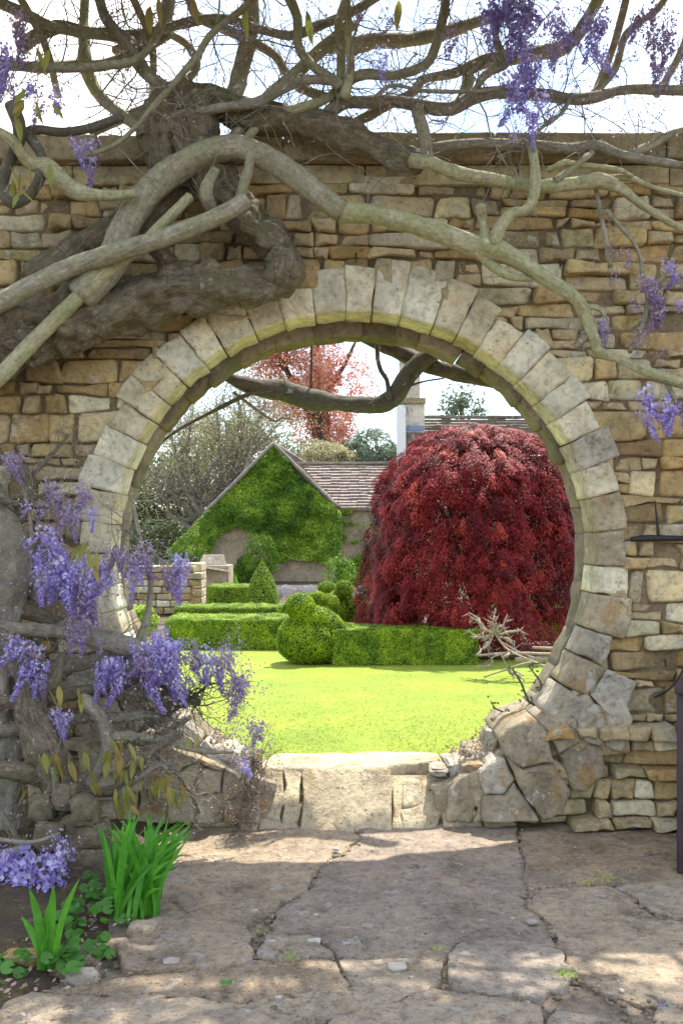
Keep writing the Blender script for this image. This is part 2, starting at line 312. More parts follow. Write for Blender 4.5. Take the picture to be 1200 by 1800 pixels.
# ------------------------------------------------------------------ stone slab builder
def densify(poly, s):
    poly = np.asarray(poly, float); out = []
    for i in range(len(poly)):
        a, b2 = poly[i], poly[(i+1) % len(poly)]; n = max(1, int(round(np.linalg.norm(b2-a)/s)))
        for k in range(n): out.append(a+(b2-a)*k/n)
    return np.array(out)
def chaikin(p, q=.2):
    n = np.roll(p, -1, 0); return np.stack([p*(1-q)+n*q, p*q+n*(1-q)], 1).reshape(-1, 2)
def poly_stone(poly, map3, depth=.06, bev=.012, rings=3, amp=.006, edge=.006, s=.03, seed=0, nf=9., gap=.0, tilt=(0, 0), rnd=1, cq=.12):
    """slab with rounded broken edges: front surface d~0, sides reach back to d=depth"""
    p = np.asarray(poly, float)
    area = .5*np.sum(p[:, 0]*np.roll(p[:, 1], -1)-np.roll(p[:, 0], -1)*p[:, 1])
    if area < 0: p = p[::-1]
    c = p.mean(0)
    if gap:
        d = p-c; L = np.linalg.norm(d, axis=1)[:, None]; p = c+d*np.maximum(.3, (1-gap*1.3/L))
    for _ in range(rnd): p = chaikin(p, cq)
    p = densify(p, s); c = p.mean(0)
    q3 = np.c_[p, np.full(len(p), seed*.37)]
    d = p-c; L = np.linalg.norm(d, axis=1)[:, None]
    p = p+d/L*(fbm(q3*14, 2, 3)*edge)[:, None]
    d = p-c; L = np.linalg.norm(d, axis=1)[:, None]; n = len(p)
    lay = [(p, np.full(n, depth)), (p, np.full(n, bev))]
    def ins(a): return c+d*np.maximum(.15, 1-a/L)
    for a, dd in ((bev*.35, bev*.35), (bev, .0)): lay.append((ins(a), np.full(n, dd)))
    b0 = ins(bev)
    for k in range(1, rings+1):
        f = 1-k/(rings+.6); lay.append((c+(b0-c)*f, np.zeros(n)))
    P2 = np.concatenate([l[0] for l in lay]+[c[None]]); D = np.concatenate([l[1] for l in lay]+[[0]])
    q = np.c_[P2, np.full(len(P2), seed*1.7)]
    wgt = np.ones(len(P2)); wgt[:n] = 0
    D = D+(fbm(q*nf, 5, 4)*amp+fbm(q*nf*.35, 9, 2)*amp)*wgt+(P2-c)@np.array(tilt)*wgt
    V = map3(P2[:, 0], P2[:, 1], D); K = len(lay); j = np.arange(n); k2 = (j+1) % n; Q = []
    for r_ in range(K-1): Q.append(np.stack([r_*n+j, r_*n+k2, (r_+1)*n+k2, (r_+1)*n+j], 1))
    T = np.stack([(K-1)*n+j, (K-1)*n+k2, np.full(n, K*n)], 1)
    return V, [np.concatenate(Q), T]
def add_stone(name, mat, parent, *a, **k):
    V, Fc = poly_stone(*a, **k); me = mesh_np(name, V, Fc); return link(name, me, mat, parent)
def rock_arr(c, r, seed, amp=.25, n=12, nf=1.6):
    th = np.linspace(0, PI, n+1)[1:-1]; ph = np.linspace(0, 2*PI, n*2, endpoint=False)
    A, B = np.meshgrid(th, ph, indexing='ij'); D = np.stack([np.sin(A)*np.cos(B), np.sin(A)*np.sin(B), np.cos(A)], -1).reshape(-1, 3)
    D = np.vstack([D, [0, 0, 1], [0, 0, -1]])
    S = np.sign(D)*np.abs(D)**.55; f = 1+amp*fbm(D*nf+seed*7.1, 3, 4)-amp*.5*np.abs(fbm(D*4+seed, 6, 4))
    V = S*f[:, None]*np.array(r)+np.array(c); m2 = n*2; R = n-1
    i = np.arange(R-1)[:, None]*m2; j = np.arange(m2)[None]; k = (j+1) % m2
    Q = np.stack([i+j, i+m2+j, i+m2+k, i+k], -1).reshape(-1, 4); j = np.arange(m2); k = (j+1) % m2; a = R*m2
    T = np.vstack([np.stack([np.full(m2, a), j, k], 1), np.stack([np.full(m2, a+1), (R-1)*m2+k, (R-1)*m2+j], 1)])
    return V, [Q, T]
def add_rock(name, mat, parent, c, r, seed, **k):
    V, Fc = rock_arr(c, r, seed, **k); return link(name, mesh_np(name, V, Fc), mat, parent)

# ------------------------------------------------------------------ ground
def sheet(name, x0, x1, y0, y1, z, nx, ny, mat, amp=0, nf=2., label=None):
    X, Y = np.meshgrid(np.linspace(x0, x1, nx), np.linspace(y0, y1, ny)); V = np.stack([X.ravel(), Y.ravel(), np.full(X.size, z)], 1)
    if amp: V[:, 2] += fbm(V*nf, 4, 4)*amp
    i = np.arange(ny-1)[:, None]*nx; j = np.arange(nx-1)[None]; Q = np.stack([i+j, i+j+1, i+j+nx+1, i+j+nx], -1).reshape(-1, 4)
    return link(name, mesh_np(name, V, [Q]), mat)
tag(sheet('ground', -600, 600, -300, 900, -.14, 2, 2, M['earth']), 'bare brown ground carrying the garden and the paving', kind='structure')
tag(sheet('joint_soil', -3.2, 3.2, .8, 4.75, -.011, 260, 160, M['gravel'], .012, 16), 'gritty earth showing in the joints between paving slabs', kind='structure')
tag(sheet('lawn', -9, 9, 5.14, 12.6, -.004, 60, 40, M['lawn'], .012, .8), 'bright mown lawn beyond the round gate', kind='structure')
tag(sheet('garden_bed', -16, 16, 12.58, 34, -.02, 60, 60, M['earth'], .03, 1.2), 'dark soil of the beds behind the lawn', kind='structure')
tag(sheet('path', .9, 6, 10.75, 12.4, .012, 50, 20, M['gravel'], .008, 6), 'pale gravel patch under the red maple', kind='structure')

# paving slabs traced on the ground
paving = empty('paving', (0, 3.4, 0)); tag(paving, 'worn irregular sandstone paving with cracked uneven slabs', kind='structure')
gmap = lambda u, v, d: np.stack([u, v, -d], 1)
pv = {
 'a': (262,1449), 'b': (430,1449), 'c': (622,1449), 'd': (905,1449), 'e': (1060,1449), 'f': (1330,1449), 'a0': (60, 1449),
 'g': (636,1474), 'h': (600,1503), 'i': (562,1528), 'j': (545,1562), 'k': (492,1596), 'l': (436,1628), 'm': (400,1622), 'n': (262,1622),
 'o': (920,1520), 'p': (925,1590), 'q': (958,1620), 'r': (985,1672), 's': (1012,1722), 't': (1062,1750), 'u': (1110,1800), 'v': (1150, 1900),
 'w': (1070,1556), 'x': (1160,1612), 'y': (1400,1640), 'z': (1400,1545),
 'A': (450,1690), 'B': (380,1706), 'C': (212,1712), 'D': (205,1672), 'E': (592,1688), 'E2': (560, 1650), 'E3': (470,1640),
 'F': (782,1690), 'Gq': (800,1662), 'H': (890,1658), 'I': (992,1748), 'J': (905,1764), 'K': (778,1738),
 'L': (958,1780), 'Mq': (952,2000), 'N': (60,1745), 'O': (0,1770), 'Pq': (-150,2000), 'Q': (400,2000), 'R': (560,1800), 'S': (700, 2000), 'U': (1500,1900), 'T': (1500, 1760),
 'V': (1130,1766), 'W': (1400,1790), 'X1': (1260, 2000), 'Y1': (905,1550), 'p2': (948, 1560),
 'Z1': (420,1760), 'Z2': (620, 1745)}
slabs = ['a0 a n m l k j i h g c b', 'c g h i j k E3 E2 E F Gq H r q p o d', 'd o p p2 w z f e', 'p q r s t V W y x w p2', 'w x y z', 'n m l A B C D', 'l k E3 A', 'A E3 E2 E',
         'F Gq H r s I J K', 't V X1 v u', 'I s t u L J', 'C B A E Z2 Z1 N', 'N Z1 R Q Pq O', 'Z1 Z2 E F K R', 'K J L Mq S Q R', 'L u v Mq', 'V W T U X1', ]
hs = [1.6*q_ for q_ in [0, .004, -.004, .002, .006, .012, -.008, .010, .012, -.01, -.008, .0, .004, .003, .006, .010, 0]]
for i, sl in enumerate(slabs):
    pts = [pv[k] for k in sl.split()]; P2 = np.array([G(*p)[:2] for p in pts])
    h = hs[i]
    add_stone('slab', M['paving'], paving, P2, (lambda u, v, d, h=h: np.stack([u, v, h-d], 1)), depth=.07, bev=.007, rings=18, amp=.013, edge=.030, s=.018, seed=i+3, nf=8, gap=.003, rnd=1, cq=.10)
mbj = MB()
for i, sl in enumerate(slabs):
    P2 = np.array([G(*pv[k])[:2] for k in sl.split()]); Q2 = densify(P2, .012)
    for c in Q2[rng.random(len(Q2)) < .42]:
        if abs(c[0]) < 1.6 and 1.9 < c[1] < 4.6:
            r_ = abs(rng.normal(0, .0035))+.002; V, Fc = rock_arr((c[0]+rng.normal()*.012, c[1]+rng.normal()*.012, rng.uniform(-.006, .006)), (r_*rng.uniform(.8, 1.8), r_*rng.uniform(.8, 1.6), r_*.8), int(c[0]*999)+i, n=3); mbj.add(V, Fc)
tag(mbj.build('joint_grit', M['gravel']), 'crumbled stone grit lying along the joints of the paving', kind='stuff')
# side fill slabs
for k, (x0, x1, y0, y1) in enumerate([(1.95, 2.9, 3.2, 4.5), (1.95, 2.9, 2.0, 3.15)]):
    add_stone('slab', M['paving'], paving, [(x0, y0), (x1, y0), (x1, y1), (x0, y1)], gmap, depth=.07, rings=8, amp=.01, edge=.01, seed=70+k, gap=.01)
bed = sheet('soil_bed', -3.2, -.70, 1.7, 4.72, .0, 60, 70, M['earth'], .02, 5)
V = np.empty(len(bed.data.vertices)*3, np.float32); bed.data.vertices.foreach_get('co', V); V = V.reshape(-1, 3)
e = -.80-(4.2-V[:, 1])*.10+fbm(V*4, 3)*.08; V[:, 2] += np.clip((e-V[:, 0])/.15, -1, 1)*.04-.005+np.clip(e-V[:, 0], 0, 1)*.05; bed.data.vertices.foreach_set('co', V.ravel())
tag(bed, 'dark planting bed along the left edge of the paving', kind='structure')
# pebbles and petals
mbp = MB()
for k in range(300):
    x = rng.uniform(-1.3, 1.6); y = rng.uniform(1.9, 4.6); r = abs(rng.normal(0, .0026))+.0012
    V, Fc = rock_arr((x, y, .004+r*.3), (r*rng.uniform(.8, 1.8), r*rng.uniform(.8, 1.6), r*.6), k, n=3); mbp.add(V, Fc)
tag(mbp.build('grit', M['pebble']), 'tiny pale grit and husks scattered over the paving', kind='stuff')
for k, (px, py, r) in enumerate([(550,1662,.022), (303,1697,.024), (698,1706,.024), (477,1664,.017), (935,1627,.016), (447,1608,.012), (590,1498, .01), (1195,1510,.01)]):
    c = G(px, py); ob = add_rock('pebble', M['pebble'], None, (c[0], c[1], .013), (r*1.25, r, .007), k+2, n=7)
    tag(ob, ['flat cream stone fragment embedded near the middle of the paving', 'flat pale fragment on the slab beside the daffodil leaves', 'pale oval fragment low in the middle of the paving', 'small brown fragment beside the flat cream one', 'white oval flake by the long joint on the right', 'small white chip in the dark diagonal crack', 'small chip near the top of the diagonal crack', 'tiny white chip at the foot of the dark bench'][k], 'stone fragment', 'loose fragments on the paving')
def petal_mesh(s, seed):
    g = np.random.default_rng(seed); mb = MB()
    for k in range(3):
        a = g.uniform(0, 6.28); L = s*g.uniform(.7, 1.2); wd = L*.5; u = np.array([math.cos(a), math.sin(a), .25]); v = np.array([-math.sin(a), math.cos(a), 0]); up = np.array([0, 0, 1])
        c = np.array([g.uniform(-s, s)*.5, g.uniform(-s, s)*.5, .004])
        V = np.array([c, c+u*L*.5+v*wd*.6+up*s*.25, c+u*L+up*s*.1, c+u*L*.5-v*wd*.6+up*s*.25, c+u*L*.5+up*s*.05]); mb.add(V, [[(0, 1, 4), (1, 2, 4), (2, 3, 4), (3, 0, 4)]])
    return mb.mesh('petal')
pls = ['beside the long joint under the arch foot', 'in the middle right of the paving', 'by the white flake on the long joint', 'near the dark bench on the right', 'on the slab right of the long joint', 'in front of the threshold on the shaded slab', 'near the bottom edge by the green leaf', 'beside the pale fragment left of the daffodils', 'at the bottom right corner of the paving', 'low down beside the diagonal crack', 'on the slab left of the flat cream stone', 'dark and curled on the small raised slab']
for k, (px, py) in enumerate([(917,1524), (862,1550), (928,1650), (1138,1514), (985,1580), (732,1552), (615,1798), (445,1700), (1160,1778), (540,1560), (410,1668), (824,1677)]):
    c = G(px, py); o = link('fallen_petals', petal_mesh(.018 if k in (2, 0, 3) else .011, k), M['petal1'] if k % 3 != 2 or k in (2,) else M['petal1']); o.location = (c[0], c[1], .012); o.rotation_euler = (0, 0, k)
    tag(o, 'fallen violet wisteria petals ' + pls[k], 'petals', 'fallen petals on the paving')
c = G(398, 1738); mb = MB(); a = np.linspace(0, 2*PI, 15)[:-1]; V = np.c_[.018*np.cos(a), .018*np.sin(a), .004+.003*np.sin(3*a)]; V = np.vstack([V, [0, 0, .001], V*[1, 1, 1]-[0, 0, .0012]]); j = np.arange(14)
mb.add(V, [np.stack([j, (j+1) % 14, np.full(14, 14)], 1)]); lf = mb.build('round_leaf', M['daff']); lf.location = (c[0], c[1], .016)
tag(lf, 'single round green leaf lying on the brown paving', 'leaf')

# ------------------------------------------------------------------ the wall with the moon gate
YW, YB = 4.70, 5.10; CX, CZ, RI = .054, 1.263, 1.142
wall = empty('garden_wall', (CX, YW+.2, 0), 'old honey coloured rubble wall with a round moon gate opening', 'wall')
wmap = lambda u, v, d: np.stack([u, YW+d, v], 1)
# mortar core
nT, nR = 320, 40; th = np.linspace(0, 2*PI, nT, endpoint=False); X0, X1, Z0, Z1 = -3.4, 3.4, -.14, 3.06
dx, dz = np.cos(th), np.sin(th)
tx = np.where(dx > 0, (X1-CX)/np.maximum(dx, 1e-6), (X0-CX)/np.minimum(dx, -1e-6)); tz = np.where(dz > 0, (Z1-CZ)/np.maximum(dz, 1e-6), (Z0-CZ)/np.minimum(dz, -1e-6)); rm = np.minimum(tx, tz)
r0 = np.full(nT, 1.175); r0 = np.minimum(r0, rm-.02); fr = (np.linspace(0, 1, nR))
def ringsheet(y, amp):
    R = r0[None]+(rm-r0)[None]*fr[:, None]; X = CX+R*dx; Z = CZ+R*dz; V = np.stack([X, np.full(X.shape, y), Z], -1).reshape(-1, 3)
    if amp: V[:, 1] += fbm(V*11, 3, 4)*amp
    return V
i = np.arange(nR-1)[:, None]*nT; j = np.arange(nT)[None]; k = (j+1) % nT
Qf = np.stack([i+j, i+k, i+k+nT, i+j+nT], -1).reshape(-1, 4)
mb = MB(); mb.add(ringsheet(YW+.026, .012), [Qf]); mb.add(ringsheet(YB-.02, .0), [Qf[:, ::-1]])
Vi = np.concatenate([np.stack([CX+r0*dx, np.full(nT, YW+.03), CZ+r0*dz], 1), np.stack([CX+r0*dx, np.full(nT, YB-.02), CZ+r0*dz], 1)]); j = np.arange(nT); k = (j+1) % nT
mb.add(Vi, [np.stack([j, k, k+nT, j+nT], 1)])
V, Q = box_arr(X0, X1, YW+.03, YB-.025, Z1-.03, Z1+.01); mb.add(V, [Q])
mb.build('mortar_core', M['mortar'], wall)
# rubble courses
zb = [0.0]
g = np.random.default_rng(3)
while zb[-1] < 2.90: zb.append(zb[-1]+g.choice([.045, .060, .075, .095, .13], p=[.2, .24, .24, .18, .14]))
zb = np.array(zb); zb *= 3.055/zb[-1]
def zline(i, x): return zb[i]+(.012*math.sin(x*3.1+i*1.7)+.008*math.sin(x*8.3+i*2.9))*(0 if i in (0, len(zb)-1) else 1)
stones = []
for i in range(len(zb)-1):
    zm = (zb[i]+zb[i+1])/2; x = -2.5-g.uniform(0, .2)
    while x < 2.5:
        wd = g.choice([.08, .12, .17, .24, .34], p=[.2, .28, .24, .18, .10])*g.uniform(.85, 1.15)
        xa, xb = x, x+wd; x = xb
        # skip where inside the ring
        cxm = (xa+xb)/2
        for (q0, q1) in ([(0, 1)] if (zb[i+1]-zb[i] < .08 or g.random() > .3) else [(0, .5), (.5, 1)]):
            def z_at(xx, q): a = zline(i, xx); b = zline(i+1, xx); return a+(b-a)*q
            h_ = zb[i+1]-zb[i]; jj = lambda: g.normal(0, .0045)
            po = [(xa+g.normal(0, .010), z_at(xa, q0)+jj()), ((xa+xb)/2, z_at(cxm, q0)+jj()), (xb+g.normal(0, .010), z_at(xb, q0)+jj()), (xb+g.normal(0, .010), z_at(xb, q1)+jj()), ((xa+xb)/2+g.normal(0, .02), z_at(cxm, q1)+jj()), (xa+g.normal(0, .010), z_at(xa, q1)+jj())]
            po = np.array(po); dd = np.hypot(po[:, 0]-CX, po[:, 1]-CZ)
            if dd.min() < 1.20:
                # trim towards the ring: pull inside points outward horizontally / vertically
                if dd.max() < 1.27: continue
                ctr = po.mean(0)
                for kk in range(6):
                    if dd[kk] < 1.21:
                        v_ = po[kk]-[CX, CZ]; po[kk] = np.array([CX, CZ])+v_/np.linalg.norm(v_)*1.215
                ar = .5*abs(np.sum(po[:, 0]*np.roll(po[:, 1], -1)-np.roll(po[:, 0], -1)*po[:, 1]))
                if ar < .0025: continue
            stones.append((po, i))
def vis(po):
    c = po.mean(0); px = 600+c[0]*F/YW; ar = np.ptp(po[:, 0])*np.ptp(po[:, 1])
    return ar if (-40 < px < 1240) else ar*.01-1
order = sorted(range(len(stones)), key=lambda k: -vis(stones[k][0])); rest = MB()
for rank, k in enumerate(order):
    po, row = stones[k]; c = po.mean(0); gg = np.random.default_rng(k+100)
    off = gg.normal(0, .013); lowright = c[0] > 1.0 and c[1] < .52
    if lowright: off -= [.13, .10, .055, .075, .02, .05][row % 6] if row < 7 else 0
    mp = (lambda u, v, d, off=off: np.stack([u, YW+off+d, v], 1))
    kw = dict(depth=.06+max(0, -off), bev=min(.014, np.ptp(po[:, 1])*.2), rings=3, amp=.009, edge=.006, s=.028, seed=k, nf=9, gap=.002+abs(gg.normal())*.0025, cq=.11, tilt=(gg.normal(0, .08), gg.normal(0, .08)))
    if rank < 300:
        name = 'stone'
        add_stone(name, M['wall_stone'], wall, po, mp, **kw)
    else:
        V, Fc = poly_stone(po, mp, **kw); rest.add(V, Fc)
if rest.n: tag(rest.build('stones', M['wall_stone'], wall), kind='stuff')
# voussoir ring
def rt(r, a): return (CX+r*math.cos(a), CZ+r*math.sin(a))
a = math.radians(-24); A1 = math.radians(203); edges = [a]; g = np.random.default_rng(8)
while a < A1: a += math.radians(g.uniform(5.4, 8.6)); edges.append(a)
for k in range(len(edges)-1):
    a0, a1 = edges[k], edges[k+1]; am = (a0+a1)/2
    top = max(0, math.sin(am)); ro = 1.31+.07*top**3+g.uniform(-.035, .03); ro2 = ro+g.uniform(-.012, .012)
    po = [rt(RI+g.uniform(-.006, .006), a0), rt(ro, a0), rt((ro+ro2)/2+.004, am), rt(ro2, a1), rt(RI+g.uniform(-.006, .006), a1), rt(RI, am)]
    off = -.022+g.normal(0, .006); lm = 'grey_stone' if (math.cos(am) > .35 and math.sin(am) < .5 and g.random() < .6) or g.random() < .05 else 'ashlar'
    add_stone('voussoir', M[lm], wall, po, (lambda u, v, d, off=off: np.stack([u, YW+off+d, v], 1)), depth=.235, bev=.012, rings=5, amp=.006, edge=.011, s=.02, seed=300+k, nf=9, gap=.001, cq=.05, tilt=(g.normal(0, .03), g.normal(0, .03)))
# inner (rear) arch stones, rougher and hanging lower at the crown
a = math.radians(-50); g = np.random.default_rng(18); k = 0
while a < math.radians(230):
    da = math.radians(g.uniform(6, 13)); a0, a1 = a, a+da; am = (a0+a1)/2; a = a1; top = max(0, math.sin(am))
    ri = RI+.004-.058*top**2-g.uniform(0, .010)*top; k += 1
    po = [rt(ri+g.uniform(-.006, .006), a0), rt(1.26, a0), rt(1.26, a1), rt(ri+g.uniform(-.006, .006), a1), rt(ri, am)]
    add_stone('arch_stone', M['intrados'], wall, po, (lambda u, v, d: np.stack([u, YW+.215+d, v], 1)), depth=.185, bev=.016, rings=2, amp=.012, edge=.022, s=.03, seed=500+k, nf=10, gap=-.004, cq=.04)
# lower jambs: large irregular stones both sides (polar voronoi)
def clip(poly, n_, c_):
    out = []
    for i in range(len(poly)):
        p, q = poly[i], poly[(i+1) % len(poly)]; a_, b_ = np.dot(p, n_)-c_, np.dot(q, n_)-c_
        if a_ <= 0: out.append(p)
        if a_*b_ < 0: out.append(p+(q-p)*(a_/(a_-b_)))
    return out
def voronoi(seeds, box):
    cells = []
    for i, s in enumerate(seeds):
        poly = [np.array(p, float) for p in box]
        for j, t_ in enumerate(seeds):
            if i == j: continue
            n_ = t_-s; poly = clip(poly, n_, np.dot(n_, (s+t_)/2))
            if len(poly) < 3: break
        cells.append(np.array(poly) if len(poly) >= 3 else None)
    return cells
for side in (0, 1):
    g = np.random.default_rng(40+side); T0, T1 = (math.radians(-72), math.radians(-24)) if side == 0 else (math.radians(203), math.radians(252))
    seeds = []
    for i in range(7):
        for j in range(2 if i > 0 else 2):
            seeds.append([(T0+(T1-T0)*(i+.5+g.uniform(-.3, .3))/7)*1.3, 1.142+(j+.5+g.uniform(-.25, .25))*.17])
    cells = voronoi(np.array(seeds), [(T0*1.3, 1.140), (T1*1.3, 1.140), (T1*1.3, 1.47), (T0*1.3, 1.47)])
    for k, ce in enumerate(cells):
        if ce is None: continue
        ce = densify(ce, .09); po = np.array([rt(r_, t_/1.3) for t_, r_ in ce]); po[:, 1] = np.maximum(po[:, 1], .0)
        if np.ptp(po[:, 1]) < .03: continue
        low = max(0, .6-po[:, 1].mean()); off = -.03-low*.14+g.normal(0, .012)
        add_stone('jamb_stone', M['grey_stone'], wall, po, (lambda u, v, d, off=off: np.stack([u, YW+off+d, v], 1)), depth=.40+off*-1-.01, bev=.012, rings=6, amp=.024, edge=.012, s=.028, seed=700+k+40*side, nf=6, gap=.004, tilt=(g.normal(0, .06), g.normal(0, .06)))
# eroded base rocks at each side of the threshold
for k, (pts, Y, dp) in enumerate([
  ([(876,1300),(900,1275),(938,1262),(962,1292),(975,1340),(920,1352),(888,1330)], 4.57, .5), ([(890,1332),(920,1354),(976,1342),(1002,1390),(988,1430),(955,1440),(922,1402)], 4.55, .5), ([(842,1362),(872,1332),(890,1334),(905,1372),(888,1398),(850,1400)], 4.55, .5), ([(850,1402),(888,1400),(906,1376),(925,1405),(950,1446),(880,1447),(846,1447)], 4.53, .5),
  ([(786,1392),(812,1366),(840,1362),(846,1400),(828,1447),(782,1447)], 4.58, .45), ([(830,1447),(848,1402),(846,1447)], 4.56, .4), ([(940,1262),(978,1240),(1010,1262),(1022,1302),(980,1326),(964,1290)], 4.62, .2), ([(982,1328),(1022,1304),(1060,1318),(1060,1362),(1030,1390),(1004,1393)], 4.61, .2), ([(980,1240),(1035,1222),(1062,1252),(1056,1312),(1024,1300),(1012,1262)], 4.64, .1), ([(1038,1222),(1088,1206),(1112,1262),(1092,1318),(1060,1314),(1064,1252)], 4.65, .1)]+[([tuple(v) for v in ce], 4.55+(k % 3)*.015, .4) for k, ce in enumerate(voronoi(np.array([(x_+random.uniform(-14, 14), y_+random.uniform(-10, 10)) for x_ in range(165, 460, 52) for y_ in (1330, 1372, 1418)]), [(140, 1300), (262, 1290), (330, 1325), (412, 1360), (458, 1395), (458, 1447), (140, 1447)])) if ce is not None]):
    add_stone('base_stone', M['grey_stone'], wall, [(P(px, py, Y)[0], max(.0, P(px, py, Y)[2])) for px, py in pts], (lambda u, v, d, Y=Y: np.stack([u, Y+d, v], 1)), depth=dp, bev=.014, rings=10, amp=.032, edge=.016, s=.02, seed=900+k, nf=10, gap=.0, cq=.06, tilt=(0, .18))
for k, (px, py, Y, rx, ry, rz) in enumerate([(812,1346,4.86,.10,.17,.045), (848,1322,4.98,.11,.12,.05), (880,1300,4.9,.09,.2,.06), (840,1350,4.7,.08,.1,.04), (425,1350,4.90,.07,.16,.045), (395,1335,4.85,.09,.2,.06), (770,1352,4.80,.05,.1,.02)]):
    add_rock('base_rock', M['grey_stone'], wall, P(px, py, Y), (rx, ry, rz), k+11, amp=.38, n=18, nf=2.2)
# long dressed course and coping
g = np.random.default_rng(77)
x = -2.5
while x < 2.5:
    L = g.uniform(.45, .75) if not (-.4 < x < .4) else .72; z0, z1 = 3.058, 3.098
    bbox('dressed_block', (x, x+L-.006, YW-.012+g.normal(0, .004), YW+.3, 3.01+g.uniform(-.01, .01), 3.098), M['ashlar_long'], wall, .006, .004, int(x*10)+50)
    x += L
x = -2.6
while x < 2.5:
    L = g.uniform(.7, 1.05); bbox('coping_stone', (x, x+L-.0015, YW-.075+g.normal(0, .008), YB+.06, 3.102, 3.102+.125+g.uniform(-.008, .008)), M['coping'], wall, .012, .007, int(x*10)+90); x += L
# threshold
step = empty('threshold', (.04, 4.85, 0), 'worn pale stone step in the bottom of the round gate', 'step')
def qpoly(pts, Y): return [(P(px, py, Y)[0], P(px, py, Y)[2]) for px, py in pts]
ymap = lambda Y: (lambda u, v, d: np.stack([u, Y+d, v], 1))
H = .233
sl = [( -.43, 4.84), (-.36, 4.80), (-.1, 4.79), (.20, 4.80), (.24, 4.86), (.36, 4.90), (.50, 4.92), (.50, 5.14), (-.36, 5.14)]
add_stone('sill_slab', M['sill'], step, sl, (lambda u, v, d: np.stack([u, v, H-d], 1)), depth=.075, bev=.02, rings=9, amp=.010, edge=.012, s=.03, seed=5, nf=7)
rmap = lambda off: (lambda u, v, d: np.stack([u, 4.56+v/.235*.24+off+d*.7, v-d*.75], 1))
for k, (x0, x1, z0_, z1_, off, jt) in enumerate([(-.185, .235, -.02, .232, .0, .012), (-.385, -.262, -.02, .135, -.01, .02), (-.38, -.275, .13, .225, .01, .016), (-.272, -.190, .09, .232, .01, .016), (-.268, -.190, -.02, .095, -.0, .014),
     (.238, .290, -.02, .17, .015, .014), (.288, .372, .085, .19, .02, .014), (.286, .375, -.02, .09, .0, .014), (.37, .46, -.02, .19, .01, .018), (.46, .53, -.02, .17, .0, .02), (-.45, -.38, -.02, .17, .0, .02)]):
    g = np.random.default_rng(k+5); j_ = lambda: g.normal()*jt*.6
    po = [(x0+j_(), z0_), ((x0+x1)/2, z0_), (x1+j_(), z0_), (x1+j_(), (z0_+z1_)/2), (x1+j_(), z1_+j_()), ((x0+x1)/2, z1_+j_()*.5), (x0+j_(), z1_+j_()), (x0+j_(), (z0_+z1_)/2)]
    add_stone('step_stone', M['sill'], step, po, rmap(off), depth=.10, bev=.007, rings=8, amp=.016, edge=.010, s=.02, seed=800+k, nf=10, gap=-.001, cq=.08)
mb = MB(); V, Q = box_arr(-.42, .50, 4.80, 5.1, -.05, .155); mb.add(V, [Q]); V = np.array([(-.45, 4.605, -.03), (.53, 4.605, -.03), (.53, 4.83, .19), (-.45, 4.83, .19)]); mb.add(V, [[(0, 1, 2, 3)]]); mb.build('step_core', M['sill'], step)

# iron bar, nails and cable on the right of the wall
br = empty('iron_bracket', P(1160, 945, 4.66), 'short black iron bar fixed across the wall stones', 'bracket')
V, Fc = tube_arr([[*P(1108, 948, 4.66), .012], [*P(1150, 946, 4.655), .015], [*P(1240, 947, 4.655), .013]], 6, 8, .25, 0, 3); link('bar', mesh_np('bar', V, Fc), M['iron'], br)
V, Fc = tube_arr([[*P(1156, 942, 4.66), .008], [*P(1154, 915, 4.665), .006], [*P(1150, 880, 4.68), .003]], 5, 6, .3); link('hook', mesh_np('hook', V, Fc), M['iron'], br)
for k, (px, py, lb) in enumerate([(983,462,'thin black iron pin driven into the pale block under the branch'), (1168,1165,'rusty iron pin in the stones above the cable'), (625,452,'small iron pin just over the crown of the arch')]):
    V, Fc = tube_arr([[*P(px, py-7, 4.67), .004], [*P(px+1, py+8, 4.665), .003]], 3, 6); tag(link('nail', mesh_np('nail', V, Fc), M['iron']), lb, 'nail')
V, Fc = tube_arr([[*P(1260, 1100, 4.6), .005], [*P(1215, 1150, 4.61), .005], [*P(1190, 1195, 4.61), .005], [*P(1170, 1215, 4.62), .005], [*P(1150, 1226, 4.68), .005]], 8, 8)
tag(link('cable', mesh_np('cable', V, Fc), M['cable']), 'thin black cable curving down out of the wall', 'cable')
# dark bench end on the right
bn = empty('bench', (P(1188, 0, 4.0)[0], 4.0, 0), 'dark wooden garden bench with only its end post in view', 'bench')
def pbox(name, px0, px1, py0, py1, Y0, Y1, mat, par, **k):
    a_, b_ = P(px0, py0, Y0), P(px1, py1, Y0); return bbox(name, (a_[0], b_[0], Y0, Y1, b_[2], a_[2]), mat, par, **k)
YBn = 4.0; z0 = 0
x = P(1188, 0, YBn)[0]
bbox('leg', (x, x+.07, YBn, YBn+.07, 0, .72), M['bench'], bn, .006); bbox('leg', (x, x+.07, YBn+.5, YBn+.56, 0, .95), M['bench'], bn, .006)
bbox('leg', (x+1.2, x+1.27, YBn, YBn+.07, 0, .72), M['bench'], bn, .006); bbox('leg', (x+1.2, x+1.27, YBn+.5, YBn+.56, 0, .95), M['bench'], bn, .006)
bbox('armrest', (x-.005, x+.075, YBn-.04, YBn+.5, .722, .76), M['bench'], bn, .008)
for q in range(6): bbox('slat', (x+.01, x+1.26, YBn+.02+q*.08, YBn+.085+q*.08, .40, .425), M['bench'], bn, .004)
for q in range(3): bbox('back_slat', (x+.075, x+1.195, YBn+.51, YBn+.53, .55+q*.13, .63+q*.13), M['bench'], bn, .004)
bpy.context.view_layer.update(); bn.rotation_euler = (0, 0, -math.radians(24))
